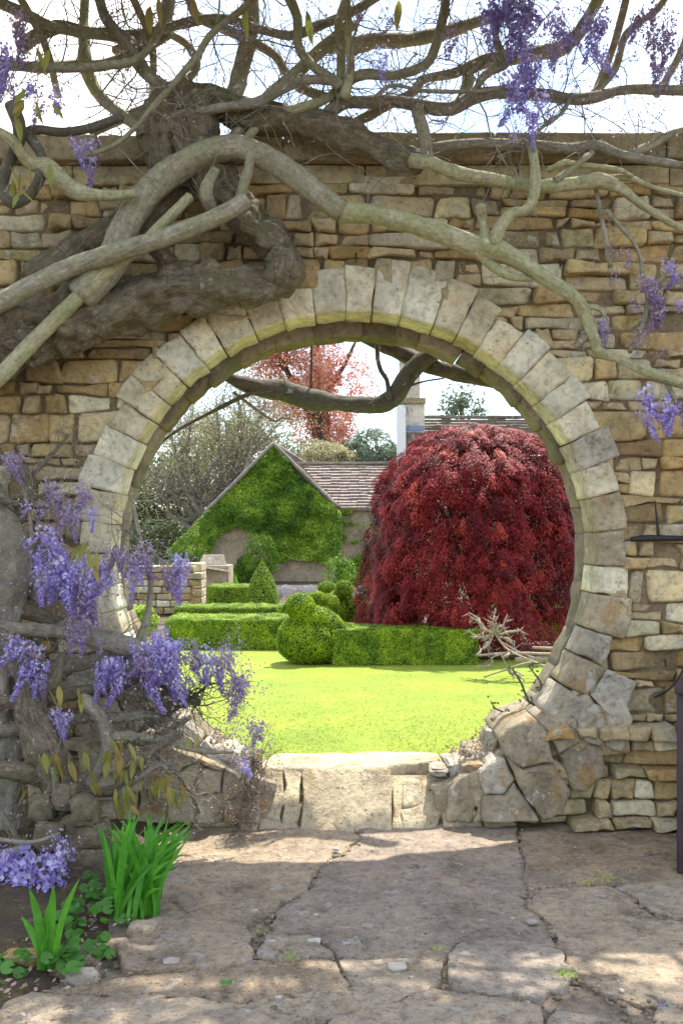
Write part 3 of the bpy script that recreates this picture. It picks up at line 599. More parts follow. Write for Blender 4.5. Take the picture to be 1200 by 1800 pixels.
# ------------------------------------------------------------------ leaf scatter helper
def leaf_quads(C, N_, size, rnd, droop=None, asp=.55, fold=.0):
    """kite shaped leaves at centres C, facing N_, returns V, Q"""
    n = len(C); C = np.asarray(C); N_ = N_/(np.linalg.norm(N_, axis=1)[:, None]+1e-9)
    a = rng.normal(size=(n, 3)) if droop is None else np.asarray(droop)+rng.normal(size=(n, 3))*.35
    u = a-N_*np.sum(a*N_, 1)[:, None]; u /= np.linalg.norm(u, axis=1)[:, None]+1e-9; v = np.cross(N_, u)
    s = (np.asarray(size)*np.ones(n))[:, None]
    V = np.stack([C-u*s*.5, C+v*s*asp*.5+N_*s*fold, C+u*s*.5, C-v*s*asp*.5+N_*s*fold], 1).reshape(-1, 3)
    return V, np.arange(4*n).reshape(-1, 4)
def unit(n): d = rng.normal(size=(n, 3)); return d/np.linalg.norm(d, axis=1)[:, None]
def scatter(name, C, N_, size, mat, parent=None, rnd=None, **k):
    V, Q = leaf_quads(C, N_, size, None, **k); r = rng.random(len(C)) if rnd is None else np.clip(rnd, 0, 1)
    return link(name, mesh_np(name, V, [Q], False, r), mat, parent)

# ------------------------------------------------------------------ garden: hedges and topiary
def hedge(name, x0, x1, y0, y1, h, label, dens=26000, parent=None, rot=0, cap=.05, size=.018):
    e = empty(name, ((x0+x1)/2, (y0+y1)/2, 0), label, 'hedge', 'clipped box hedges')
    V, Q = box_arr(x0+.03, x1-.03, y0+.03, y1-.03, 0, h-.03); mb = MB(); mb.add(V, [Q]); mb.build('hedge_core', M['box_core'], e, False)
    A = [((x1-x0)*h, 'f'), ((x1-x0)*(y1-y0), 't'), ((y1-y0)*h, 'l'), ((y1-y0)*h, 'r'), ((x1-x0)*h*.3, 'b')]; C = []; Nn = []
    for ar, s in A:
        n = int(ar*dens); u, v = rng.random(n), rng.random(n)
        if s == 'f': c = np.stack([x0+(x1-x0)*u, np.full(n, y0), h*v], 1); nn = [0, -1, .15]
        if s == 'b': c = np.stack([x0+(x1-x0)*u, np.full(n, y1), h*v], 1); nn = [0, 1, .15]
        if s == 't': c = np.stack([x0+(x1-x0)*u, y0+(y1-y0)*v, np.full(n, h)], 1); nn = [0, 0, 1]
        if s == 'l': c = np.stack([np.full(n, x0), y0+(y1-y0)*u, h*v], 1); nn = [-1, 0, .1]
        if s == 'r': c = np.stack([np.full(n, x1), y0+(y1-y0)*u, h*v], 1); nn = [1, 0, .1]
        C.append(c); Nn.append(np.tile(nn, (n, 1)))
    C = np.concatenate(C); Nn = np.concatenate(Nn).astype(float)
    # round the long top edges and ruffle
    cen = np.array([(x0+x1)/2, (y0+y1)/2, h/2]); hd = np.array([(x1-x0)/2, (y1-y0)/2, h/2])
    q = np.abs(C-cen)/hd; ex = np.clip(np.sort(q, 1)[:, 1]-.86, 0, 1); C = cen+(C-cen)*(1-ex[:, None]*.09)
    C = C+Nn*(fbm(C*6, 3, 3)*.028+fbm(C*22, 8, 2)*.016-rng.random(len(C))**2*.03)[:, None]+rng.normal(size=C.shape)*.006
    r = .42+fbm(C*9, 2, 3)*.5+rng.normal(size=len(C))*.18
    scatter('leaves', C, Nn*2.6+rng.normal(size=C.shape)*.5, size*rng.uniform(.7, 1.3, len(C)), M['box'], e, r)
    return e
def blob_surface(parts, n):
    """points on the union of ellipsoids (c, r, tilt_y)"""
    ar = np.array([r[0]*r[1]+r[1]*r[2]+r[0]*r[2] for c, r, *_ in parts]); ar = ar/ar.sum(); C = []; Nn = []
    for k, (c, r, *ti) in enumerate(parts):
        m_ = int(n*ar[k]); d = unit(m_); R = np.array(Euler((0, ti[0] if ti else 0, ti[1] if len(ti) > 1 else 0)).to_matrix())
        p = (d*np.array(r))@R.T+np.array(c); nn = (d/np.array(r))@R.T; nn /= np.linalg.norm(nn, axis=1)[:, None]; keep = np.ones(m_, bool)
        for j, (c2, r2, *t2) in enumerate(parts):
            if j == k: continue
            R2 = np.array(Euler((0, t2[0] if t2 else 0, t2[1] if len(t2) > 1 else 0)).to_matrix()); keep &= np.sum((((p-np.array(c2))@R2)/np.array(r2))**2, 1) > .9
        C.append(p[keep]); Nn.append(nn[keep])
    return np.concatenate(C), np.concatenate(Nn)
def topiary(name, parts, n, label, size=.018, mat='box', cat='topiary', amp=.012):
    c0 = parts[0][0]; e = empty(name, (c0[0], c0[1], 0), label, cat, 'clipped box topiary'); mb = MB()
    for c, r, *ti in parts:
        V, Fc = rock_arr((0, 0, 0), np.array(r)*.93, 1, amp=0, n=8); V = V*1.0
        R = np.array(Euler((0, ti[0] if ti else 0, ti[1] if len(ti) > 1 else 0)).to_matrix()); 
        D = V/np.array(r); L = np.linalg.norm(D, axis=1)[:, None]; V = D/L*np.array(r)*.94
        mb.add(V@R.T+np.array(c), Fc)
    mb.build('clipped_core', M['box_core'], e)
    C, Nn = blob_surface(parts, n); k = C[:, 2] > .0; C, Nn = C[k], Nn[k]
    C = C+Nn*(fbm(C*8, 3, 3)*amp+fbm(C*25, 5, 2)*amp*.6)[:, None]+rng.normal(size=C.shape)*.005
    r = .45+fbm(C*9, 2, 3)*.45+rng.normal(size=len(C))*.16
    scatter('leaves', C, Nn*.9+rng.normal(size=C.shape)*.5, size*rng.uniform(.7, 1.3, len(C)), M[mat], e, r); return e
hedge('box_hedge', -.10, 1.41, 10.25, 10.95, .36, 'low box hedge in front of the red maple, right of the big bird topiary', 30000)
hedge('box_hedge', -2.05, -.50, 11.6, 12.5, .345, 'box hedge row nearest the lawn on the left of the bird topiary', 22000)
hedge('box_hedge', -2.35, -.62, 13.9, 14.7, .315, 'thin middle box hedge row just behind the front left hedge', 14000)
hedge('box_hedge', -2.25, -1.50, 16.6, 17.5, .46, 'short block of box hedge beside the clipped cone', 12000)
hedge('box_hedge', .08, 1.1, 13.6, 14.4, .38, 'box hedge running from the round bird topiary behind the maple', 14000)
hedge('box_hedge', 2.52, 3.3, 12.7, 13.4, .40, 'small piece of box hedge right of the maple trunk beside the arch stones', 14000)
# the big bird: body, breast, neck, head, beak, tail
def px3(px, py, Y, rx, rz, ry, *t_): return (P(px, py, Y), (rx*Y/F, ry*Y/F, rz*Y/F), *t_)
topiary('bird_topiary', [px3(543, 1128, 10.45, 56, 42, 46), px3(517, 1114, 10.4, 28, 28, 30), px3(532, 1086, 10.4, 22, 20, 22), px3(527, 1066, 10.35, 25, 22, 24), px3(500, 1069, 10.33, 13, 6, 8, -.25), px3(556, 1086, 10.42, 26, 18, 24, .5), px3(574, 1098, 10.5, 46, 24, 30, .62), px3(606, 1118, 10.6, 26, 22, 26, .5)],
        52000, 'large clipped box bird with a round body and small head beside the lawn')
topiary('bird_topiary', [px3(566, 1076, 12.8, 26, 24, 24), px3(556, 1054, 12.7, 16, 15, 15), px3(578, 1060, 12.8, 18, 16, 18, .5), px3(543,1056,12.7, 6, 4, 5)], 14000, 'smaller clipped box bird peeping from behind the large one')
topiary('bird_topiary', [px3(604, 1073, 13.6, 20, 24, 20), px3(605, 1035, 13.5, 16, 15, 16), px3(590, 1050, 13.5, 11, 12, 11), px3(619, 1060, 13.5, 9, 13, 9), px3(593, 1038, 13.5, 5, 4, 4)], 12000, 'clipped box figure with a ball head right of the small bird')
topiary('ball_topiary', [px3(575, 1034, 14.5, 16, 12, 15), px3(577, 1055, 14.5, 11, 22, 10)], 6000, 'small clipped box ball left of the ball headed figure')
# the cone
cn = empty('cone_topiary', (*P(461, 1055, 16.4)[:2], 0), 'pointed clipped box cone behind the hedge rows', 'topiary', 'clipped box topiary')
c0 = P(461, 1055, 16.4); prof = [(0, .27), (.15, .285), (.35, .265), (.55, .2), (.72, .12), (.82, .055), (.86, .035), (.9, .0)]
hz = np.array([a_ for a_, _ in prof]); hr = np.array([b_ for _, b_ in prof]); n = 16000; z = rng.random(n)**1.0*.92*1.02; th_ = rng.random(n)*2*PI; r = np.interp(z, hz, hr)
keep = rng.random(n) < np.clip(r/.28, .12, 1); z, th_, r = z[keep], th_[keep], r[keep]
C = np.stack([c0[0]+r*np.cos(th_), c0[1]+r*np.sin(th_), z], 1); Nn = np.stack([np.cos(th_), np.sin(th_), np.full(len(z), .45)], 1); C = C+Nn*(fbm(C*8, 4)*.02)[:, None]
scatter('leaves', C, Nn+rng.normal(size=C.shape)*.5, .02, M['box'], cn, .45+rng.normal(size=len(z))*.22)
V, Fc = tube_arr([[c0[0], c0[1], a_, max(.005, b_*.92)] for a_, b_ in prof[:-1]], 3, 16); link('clipped_core', mesh_np('clipped_core', V, Fc), M['box_core'], cn)

# grass blades on the lawn
n = 60000; y = 5.15+np.minimum(rng.exponential(1.3, n), 7); x = (rng.random(n)-.5)*2*(y*.27+.25)+.1; k = y < 12.4; x, y = x[k], y[k]; n = len(x); hgt = rng.uniform(.004, .010, n); a_ = rng.random(n)*2*PI
b0 = np.stack([x, y, np.zeros(n)], 1); dv = np.stack([np.cos(a_), np.sin(a_), np.zeros(n)], 1)*.0028*(y/6)[:, None]; tp = b0+np.stack([rng.normal(size=n)*.013, rng.normal(size=n)*.013, hgt], 1)
V = np.stack([b0-dv, b0+dv, tp], 1).reshape(-1, 3); gr = link('grass', mesh_np('grass', V, [np.arange(3*n).reshape(-1, 3)], False, np.clip(.55+fbm(b0*1.1, 3, 3)*.5+rng.normal(size=n)*.07, 0, 1)), M['grass'])
tag(gr, 'short mown grass covering the lawn', 'grass', kind='stuff')

# ------------------------------------------------------------------ weeping red maple
mp = empty('red_maple', (1.62, 11.6, 0), 'rounded weeping maple with deep crimson lacy leaves beside the lawn', 'tree')
mc = np.array([1.57, 11.75, 0]); tp_ = 2.62
def dome(th_, f):   # f 0 top .. 1 skirt
    zz = tp_-2.25*f**1.55; rr = 1.17*np.clip(1-(1-np.clip(f*1.2, 0, 1))**2.1, 0, 1)**.70+.16*np.clip(-np.cos(th_), 0, 1)*np.clip((f-.65)/.35, 0, 1); rr = rr*(1+.05*np.sin(3*th_+1)+.03*np.sin(7*th_))
    t1 = np.atleast_1d(th_)*1.0; f1 = np.atleast_1d(f)*np.ones(len(t1)); q_ = np.stack([np.cos(t1)*1.7, np.sin(t1)*1.7, f1*5], 1); dd = fbm(q_, 31, 3)*.20+.05*np.abs((f1*7+np.sin(t1*3)*.5) % 1-.5)
    dd = dd if np.ndim(th_) else float(dd[0]); return rr*(1+dd*(1-.35*f)), zz+dd*.25*(1-f)
mb = MB(); g = np.random.default_rng(4)
V, Fc = tube_arr([[mc[0], mc[1], -.05, .10], [mc[0]+.06, mc[1], .4, .08], [mc[0]-.05, mc[1]+.05, .9, .07], [mc[0], mc[1], 1.5, .05]], 6, 10, .4, .1); link('trunk', mesh_np('trunk', V, Fc), M['bark_dark'], mp)
for k in range(16):
    t_ = k/16*2*PI+g.uniform(-.2, .2); f = g.uniform(.15, .6); rr, zz = dome(t_, f); e_ = mc+[rr*.8*math.cos(t_), rr*.8*math.sin(t_), zz-.05]
    m_ = (mc+[0, 0, .9]+e_)/2+[0, 0, .25]; V, Fc = tube_arr([[*(mc+[0, 0, .8+g.uniform(-.3, .4)]), .035], [*m_, .022], [*e_, .008]], 6, 6, .3); link('branch', mesh_np('branch', V, Fc), M['bark_dark'], mp)
Cs, Ns, Ds, Rs = [], [], [], []
for k in range(1500):
    t_ = g.uniform(0, 2*PI)
    if math.sin(t_) > .5 and g.random() < .6: continue      # fewer at the back
    f = g.random()**.75; rr, zz = dome(t_, f); dep = g.choice([0, .05, .12, .22], p=[.45, .25, .2, .1]); rr2 = max(0, rr-dep)
    c = mc+[rr2*math.cos(t_), rr2*math.sin(t_), zz-dep*.6]; out = np.array([math.cos(t_), math.sin(t_), 0]); steep = min(1, f*1.3)
    dn = out*(1-steep*.85)+np.array([0, 0, -1])*(.15+steep); dn /= np.linalg.norm(dn); side = np.cross(out, [0, 0, 1])
    L = g.uniform(.16, .42); W = g.uniform(.08, .17); m_ = 220; s_ = g.random(m_)**.8; q = g.normal(size=m_)*.45
    p = c+dn*(s_*L)[:, None]+side*(q*W*(.4+s_))[:, None]+out*(.10*np.sin(s_*PI)-.08*q*q*1.2+g.normal(size=m_)*.014)[:, None]
    p[:, 2] += -.05*q*q
    Cs.append(p); Ns.append((out*(.35+.75*steep)+np.array([0, 0, 1-.55*steep]))[None]+side[None]*(q*.5)[:, None]+g.normal(size=(m_, 3))*.2); Ds.append(np.tile(dn, (m_, 1))+side[None]*(q*.6)[:, None])
    low = np.clip((.9-zz)/1.2, 0, 1); Rs.append(np.clip(.42+g.normal()*.16+g.normal(size=m_)*.14+(.35 if g.random() < .06 else 0), 0, 1))
# dense inner foliage keeps the dome opaque, coloured dark as painted inner shade
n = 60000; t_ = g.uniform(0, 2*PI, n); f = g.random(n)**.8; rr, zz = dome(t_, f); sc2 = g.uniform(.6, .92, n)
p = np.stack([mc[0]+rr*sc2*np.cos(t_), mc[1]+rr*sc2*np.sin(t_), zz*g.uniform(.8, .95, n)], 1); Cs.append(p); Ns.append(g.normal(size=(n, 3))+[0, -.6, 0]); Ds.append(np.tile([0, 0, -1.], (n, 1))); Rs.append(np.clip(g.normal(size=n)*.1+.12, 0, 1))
# skirt going out to the left at the base
for k in range(170):
    t_ = g.uniform(PI*.9, PI*1.5); s0 = g.random(); c = np.array([mc[0]-1.05-.0+s0*.35-.28*(1-s0)*0, mc[1]-.25+g.uniform(-.3, .3), .95-.0*s0])
    c = np.array([.62-.25*g.random()+.5*s0, mc[1]+g.uniform(-.45, .1), .55+.3*s0-.25*g.random()]); m_ = 130; s_ = g.random(m_); q = g.normal(size=m_)*.4
    dn = np.array([-.6, -.15, -.75]); dn /= np.linalg.norm(dn); side = np.array([0, 1, 0.]); p = c+dn*(s_*.38)[:, None]+side*(q*.15)[:, None]+np.array([-.6, 0, .8])[None]*(g.normal(size=m_)*.02)[:, None]
    Cs.append(p); Ns.append(np.array([[-.5, -.3, .6]])+g.normal(size=(m_, 3))*.45); Ds.append(np.tile(dn, (m_, 1))); Rs.append(np.clip(.35+g.normal(size=m_)*.2, 0, 1))
C = np.concatenate(Cs); Nn = np.concatenate(Ns); D = np.concatenate(Ds); R_ = np.concatenate(Rs); k = C[:, 2] > .04; C, Nn, D, R_ = C[k], Nn[k], D[k], R_[k]
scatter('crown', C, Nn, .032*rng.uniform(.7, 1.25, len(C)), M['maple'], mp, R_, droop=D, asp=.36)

# ------------------------------------------------------------------ deadwood by the maple
db = empty('dead_branch', (*P(868, 1120, 9.3)[:2], 0), 'pale dry spiky branch sticking up at the end of the right hedge', 'branch')
g = np.random.default_rng(9)
hub = P(868, 1112, 9.3); V, Fc = tube_arr([[*P(985, 1182, 8.6), .012], [*P(930, 1160, 8.9), .010], [*P(890, 1140, 9.2), .009], [*hub, .007]], 6, 6, .3); link('stem', mesh_np('stem', V, Fc), M['bark_pale'], db)
for k, (px, py) in enumerate([(823,1076), (835,1090), (868,1078), (888,1086), (915,1106), (845,1115), (898,1125), (840,1150), (825,1110), (862,1092), (880,1100), (850,1135), (905, 1140), (838, 1172), (920, 1195)]):
    e_ = P(px, py, 9.3+g.uniform(-.2, .2)); st = hub if k < 12 else P(880, 1150, 9.1); ln = np.linalg.norm(e_-st); q = []
    for t_ in (0, .25, .5, .75, 1): q.append([*(st+(e_-st)*t_+g.normal(size=3)*.02*math.sin(t_*PI)+[0, 0, -.03*math.sin(t_*PI)]), [.005, .009, .012, .010, .004][int(t_*4)]*g.uniform(.7, 1.2)])
    V, Fc = tube_arr(q, 6, 7, .9, seed=k, nf=60); mb = MB(); mb.add(V, Fc); q = crom(np.array(q), 6)
    for u_ in range(16): p = q[g.integers(6, len(q)), :3]; d = (e_-st)/ln*.7+g.normal(size=3)*.7; V, Fc = tube_arr(np.array([[*p, .004], [*(p+d*.025), .0035], [*(p+d*.05), .001]]), raw=True, seg=4); mb.add(V, Fc)
    mb.build('spur', M['bark_pale'], db)
lg = empty('fallen_branches', (*P(930, 1165, 9.2)[:2], 0), 'bleached fallen branches lying on the gravel beside the arch', 'branch')
for k, pts in enumerate([[(840,1152,.010),(900,1148,.014),(985,1150,.016),(1040,1146,.014)], [(935,1138,.012),(975,1140,.016),(1030,1142,.014)], [(850,1190,.007),(880,1180,.008),(930,1165,.012),(1000,1160,.012)], [(895,1176,.006),(915,1185,.006),(930,1200,.003)],
                         [(880,1128,.006),(920,1150,.009),(960,1160,.010),(1020,1165,.01)], [(905,1160,.02),(960,1158,.024),(1030,1160,.02)]]):
    V, Fc = tube_arr([[*P(px, py, 9.15+.1*k*(k < 5)), r_] for px, py, r_ in pts], 6, 7, .4, seed=k); link('stem', mesh_np('stem', V, Fc), M['bark_pale'], lg)

# ------------------------------------------------------------------ cottage with ivy gable, long roof, chimney
from mathutils import geometry as mgeo
def prism(name, quads, mat, parent):   # list of quads/tris as point lists
    mb = MB()
    for q in quads: mb.add(np.array(q), [[tuple(range(len(q)))]])
    return mb.build(name, mat, parent, False)
def roofplane(name, a0, a1, b1, b0, mat, parent, rows=26, lift=.02, th=.05, cut=0, kind=None, wob=.012, tw=.3):
    """a0-a1 eave line, b0-b1 ridge line; overlapping courses of slates as real geometry"""
    a0, a1, b0, b1 = [np.array(v, float) for v in (a0, a1, b0, b1)]; nrm = np.cross(a1-a0, b0-a0); nrm /= np.linalg.norm(nrm); nrm *= np.sign(nrm[2])
    mb = MB(); mb.add(np.array([a0, a1, b1, b0])+nrm*.004, [[(0, 1, 2, 3)]])
    for r_ in range(rows):
        f0, f1 = r_/rows, (r_+1.25)/rows; f1 = min(f1, 1.0)
        p0, p1 = a0+(b0-a0)*f0, a1+(b1-a1)*f0; q0, q1 = a0+(b0-a0)*f1, a1+(b1-a1)*f1; L = np.linalg.norm(p1-p0); nn = max(3, int(L/tw))
        cut_ = np.sort(np.clip((np.arange(1, nn)+rng.uniform(-.3, .3, nn-1))/nn, 0.01, .99)); e_ = np.concatenate([[0], cut_, [1]])
        for j_ in range(nn):
            s0, s1 = e_[j_]+.0006, e_[j_+1]-.0006; up = nrm*(th+rng.uniform(0, wob)); jt = (b0-a0)/np.linalg.norm(b0-a0)*rng.uniform(-.02, .02)
            A_, B_, C_, D_ = p0+(p1-p0)*s0+jt, p0+(p1-p0)*s1+jt, q0+(q1-q0)*s1, q0+(q1-q0)*s0
            V = np.array([A_+up, B_+up, C_+nrm*lift, D_+nrm*lift, A_+nrm*.0, B_+nrm*.0]); mb.add(V, [[(0, 1, 2, 3), (4, 5, 1, 0)], [(0, 3, 4), (1, 5, 2)]])
    o = mb.build(name, mat, parent, False)
    if kind: o['kind'] = kind
    return o
ct = empty('ivy_cottage', (-1.7, 28.5, 0), 'low stone cottage with an ivy covered gable and long tiled roof', 'cottage')
e1 = np.array([-1.86, 27.5, 3.77]); dr = np.array([.66, 9.0, 0]); eR = np.array([-.12, 27.5, 2.05]); eL = np.array([-3.78, 27.5, 1.84])
gab = [(-3.6, 27.5, 0), (-.2, 27.5, 0), (-.2, 27.5, 2.10), e1-[0, 0, .07], (-3.6, 27.5, 1.95)]
mb = MB(); g0 = np.array(gab, float); g1 = g0+dr; mb.add(np.vstack([g0, g1]), [[(0, 1, 2, 3, 4)], [(1, 6, 7, 2), (5, 0, 4, 9)], ]); mb.build('gable_wall', M['render'], ct, False)
prism('wing_wall', [[(-.3, 28.35, 0), (7, 28.35, 0), (7, 28.35, 2.05), (-.3, 28.35, 2.05)], [(7, 28.35, 0), (7, 32.2, 0), (7, 32.2, 2.0), (7, 30.3, 3.3), (7, 28.35, 2.05)]], M['render'], ct)
fo = np.array([0, -.16, 0])
roofplane('roof', eR+fo, eR+dr, e1+dr, e1+fo, M['roof_grey'], ct, 18, wob=.015, tw=.35); roofplane('roof', eL+fo, eL+dr, e1+dr, e1+fo, M['roof_grey'], ct, 24, tw=.35)
roofplane('roof', (-1.5, 28.15, 1.98), (7.1, 28.15, 1.98), (7.1, 30.3, 3.38), (-1.5, 30.3, 3.38), M['roof_grey'], ct, 15, th=.07, wob=.03, tw=.28)
for a_, b_ in ((eR, e1), (eL, e1)):
    d_ = b_-a_; V, Fc = tube_arr([[*(a_+fo+[0, -.02, .02]), .055], [*((a_+b_)/2+fo+[0, -.02, .02]), .055], [*(b_+fo+[0, -.02, .03]), .055]], 8, 6, .3); link('verge', mesh_np('verge', V, Fc), M['verge'], ct)
bbox('ridge', (-1.35, 7.1, 30.22, 30.38, 3.42, 3.50), M['verge'], ct, .02, .02, 3, seg=24)
V, Fc = tube_arr([[*(e1+fo+[0, 0, .03]), .07], [*(e1+dr*.5+[0, 0, .03]), .07], [*(e1+dr+[0, 0, .03]), .07]], 8, 6, .2); link('ridge', mesh_np('ridge', V, Fc), M['verge'], ct)
# ivy over the gable
n = 66000; x = rng.uniform(-4.7, -.0, n); z = rng.uniform(0, 3.8, n); top_ = np.where(x > e1[0], e1[2]-(x-e1[0])*(e1[2]-eR[2])/(eR[0]-e1[0]), e1[2]-(e1[0]-x)*(e1[2]-eL[2])/(e1[0]-eL[0]))-.1
pq = np.stack([x, z*0, z], 1); msk = fbm(pq*1.1+5, 3, 4)
bare = ((np.hypot((x+2.85)/.85, (z-.75)/.62) < 1+msk*.8) | (np.hypot((x+1.2)/.7, (z-.25)/.42) < 1+msk*.8) | (np.hypot((x+2.2)/.35, (z-1.0)/.3) < .9)) & (msk < .35)
left = (x < -4.0); top_ = np.where(x < -3.3, np.maximum(top_-.05, 0)+.12, top_+.06*(x < -2.6)); k = (z < top_+.03+.16*msk) & ~bare & ~((z < .5) & (msk < .05)) & ~(left & (z < .25))
x, z, msk = x[k], z[k], msk[k]; th2 = .12+.24*fbm(np.stack([x, z*0, z], 1)*1.7, 7, 3)+.06*fbm(np.stack([x*1.5, z*0, z*5], 1), 9, 3)
C = np.stack([x, 27.45-np.abs(th2)*1.4-rng.random(len(x))*.05, z], 1); scatter('ivy', C, np.array([[0, -.6, .6]])+rng.normal(size=C.shape)*.5, .055*rng.uniform(.6, 1.3, len(C)), M['ivy'], ct, .38+fbm(C*2.0, 4, 3)*.75+rng.normal(size=len(C))*.13+np.clip((x+1.2)*.15, 0, .2), droop=np.tile([0, 0, -1.], (len(C), 1)), asp=.8)  # ivy tint rises towards the right: sunlight painted into the leaf colour
n = 9000; x = rng.uniform(-.15, 1.3, n); z = rng.uniform(.1, 2.05, n); pq = np.stack([x, z*0, z], 1); k = (fbm(pq*1.6+3, 3, 3)+.5*(z > 1.55)+.3*(z < .5) > .32); x, z = x[k], z[k]
C = np.stack([x, 28.25-rng.random(len(x))*.15, z], 1); scatter('ivy', C, np.array([[0, -.6, .6]])+rng.normal(size=C.shape)*.5, .055, M['ivy'], ct, .55+rng.normal(size=len(C))*.25, asp=.8)
# chimney
ch = empty('chimney_stack', (*P(720, 900, 29.6)[:2], 0), 'tall pale stone chimney with a stepped cap beside the red maple', 'chimney')
def pb(name, x0, x1, y0, y1, Y, dep, mat, par, bev=.02, rough=0):
    a_, b_ = P(x0, y0, Y), P(x1, y1, Y); return bbox(name, (a_[0], b_[0], Y, Y+dep, b_[2], a_[2]), mat, par, bev, rough, 3)
pb('stack', 699, 746, 709, 760, 29.6, .8, M['chimney'], ch, .01); pb('shaft', 703, 738, 540, 700, 29.65, .65, M['chimney'], ch, .01); pb('cap', 697, 748, 699, 709, 29.5, .95, M['coping'], ch)
pb('flashing', 713, 745, 748, 757, 29.55, .8, M['lead'], ch, .005); pb('base', 700, 742, 758, 840, 29.62, .8, M['roof_dark'], ch, .01); pb('downpipe', 697, 713, 712, 832, 29.4, .12, M['pipe'], ch, .02); pb('pot', 711, 730, 500, 545, 29.8, .35, M['coping'], ch)
h2 = empty('dark_roofed_house', (4.6, 31, 0), 'house with a mossy dark stone tiled roof behind the red maple', 'house')
a_ = P(705, 850, 30); b_ = P(960, 850, 30); rz = P(0, 737, 32)[2]; ez = P(0, 800, 30)[2]
roofplane('roof', (a_[0], 30, ez), (b_[0]+3, 30, ez), (b_[0]+3, 32.2, rz), (a_[0], 32.2, rz), M['roof_dark'], h2, 12, th=.09, wob=.07, tw=.35)
prism('wall', [[(a_[0]+.1, 30.2, 0), (b_[0]+3, 30.2, 0), (b_[0]+3, 30.2, ez), (a_[0]+.1, 30.2, ez)], [(a_[0]+.1, 30.2, 0), (a_[0]+.1, 30.2, ez), (a_[0]+.1, 32.2, rz-.1), (a_[0]+.1, 34.4, ez), (a_[0]+.1, 34.4, 0)], [(b_[0]+2.9, 30.2, 0), (b_[0]+2.9, 30.2, ez), (b_[0]+2.9, 32.2, rz-.1), (b_[0]+2.9, 34.4, ez), (b_[0]+2.9, 34.4, 0)]], M['render'], h2)
bbox('ridge', (a_[0], b_[0]+3, 32.1, 32.3, rz+.04, rz+.14), M['roof_dark'], h2, .02, .03, 3, seg=20)

# low walls and beds at the left
gw = empty('stone_pier', (*P(325, 1075, 17.5)[:2], 0), 'pale stone pier end of a low garden wall left of the hedges', 'wall')
g = np.random.default_rng(21); a_ = P(300, 990, 17.5); b_ = P(355, 1080, 17.5); 
for r_ in range(6):
    z1_ = b_[2]+(a_[2]-b_[2])*(r_+1)/6; z0_ = b_[2]+(a_[2]-b_[2])*r_/6; xs = np.linspace(a_[0], b_[0], 3) if r_ % 2 else np.array([a_[0], a_[0]+.2, b_[0]])
    for q in range(2): bbox('stone', (xs[q]+.004, xs[q+1]-.004, 17.5, 18.1, z0_+.004, z1_-.004), M['sill'], gw, .012, .008, r_*3+q)
bbox('stone', (a_[0]-.0, b_[0], 17.48, 18.12, -.05, b_[2]), M['sill'], gw, .01)
lw = empty('low_garden_wall', (*P(265, 1080, 16.5)[:2], 0), 'brown rubble garden wall seen through the left edge of the gate', 'wall')
for r_ in range(7):
    x = -4.6; z0_ = r_*.115
    while x < -2.55:
        L = g.uniform(.15, .35); bbox('stone', (x+.006, x+L-.006, 16.6+g.uniform(-.02, .02), 17.0, z0_+.006, z0_+.11), M['wall_stone'], lw, .015, .012, int(x*50)+r_, seg=2); x += L
sh = empty('garden_shed', (*P(380, 1010, 19.5)[:2], 0), 'small stone lean-to shed with a dark roof behind the stone pier', 'shed'); a_ = P(352, 985, 19.5); b_ = P(402, 1060, 19.5)
bbox('wall', (a_[0], b_[0], 19.5, 20.3, 0, a_[2]-.1), M['render'], sh, .01)
prism('roof', [[(a_[0]-.05, 19.35, a_[2]-.12), (b_[0]+.02, 19.35, a_[2]-.12-.1), (b_[0]-.2, 20.4, a_[2]+.1), (a_[0]-.05, 20.4, a_[2]+.1)]], M['roof_dark'], sh)

def blob_bush(name, label, cat, lobes, n, size, mat, rr=(.45, .25), group=None, shell=.35, asp=.55, trunk=None, tmat='bark_dark', cname='crown'):
    c = lobes[0][0]; e = empty(name, (c[0], c[1], 0), label, cat, group)
    vol = np.array([l[1][0]*l[1][1]+l[1][0]*l[1][2] for l in lobes]); vol /= vol.sum(); Cs = []; Ns = []
    for l, v_ in zip(lobes, vol):
        m_ = int(n*v_); d = unit(m_); rad = 1-shell*rng.random(m_)**1.5; p = d*np.array(l[1])*rad[:, None]+np.array(l[0]); p += d*(fbm(p*(1.6/max(l[1])*1.5), 3, 3)*.3*min(l[1]))[:, None]; Cs.append(p); Ns.append(d)
    C = np.concatenate(Cs); Nn = np.concatenate(Ns); cl = fbm(C*(2.2/np.mean(lobes[0][1])), 8, 4)
    k = (cl > -.16) & (C[:, 2] > 0); C, Nn, cl = C[k], Nn[k], cl[k]
    scatter(cname, C, Nn*.5+rng.normal(size=C.shape)*.6+[0, 0, .3], size*rng.uniform(.6, 1.4, len(C)), M[mat], e, rr[0]+cl*rr[1]*2+rng.normal(size=len(C))*.15, asp=asp)
    if trunk:
        for pts in trunk: V, Fc = tube_arr(pts, 6, 8, .3); link('trunk', mesh_np('trunk', V, Fc), M[tmat], e)
    return e
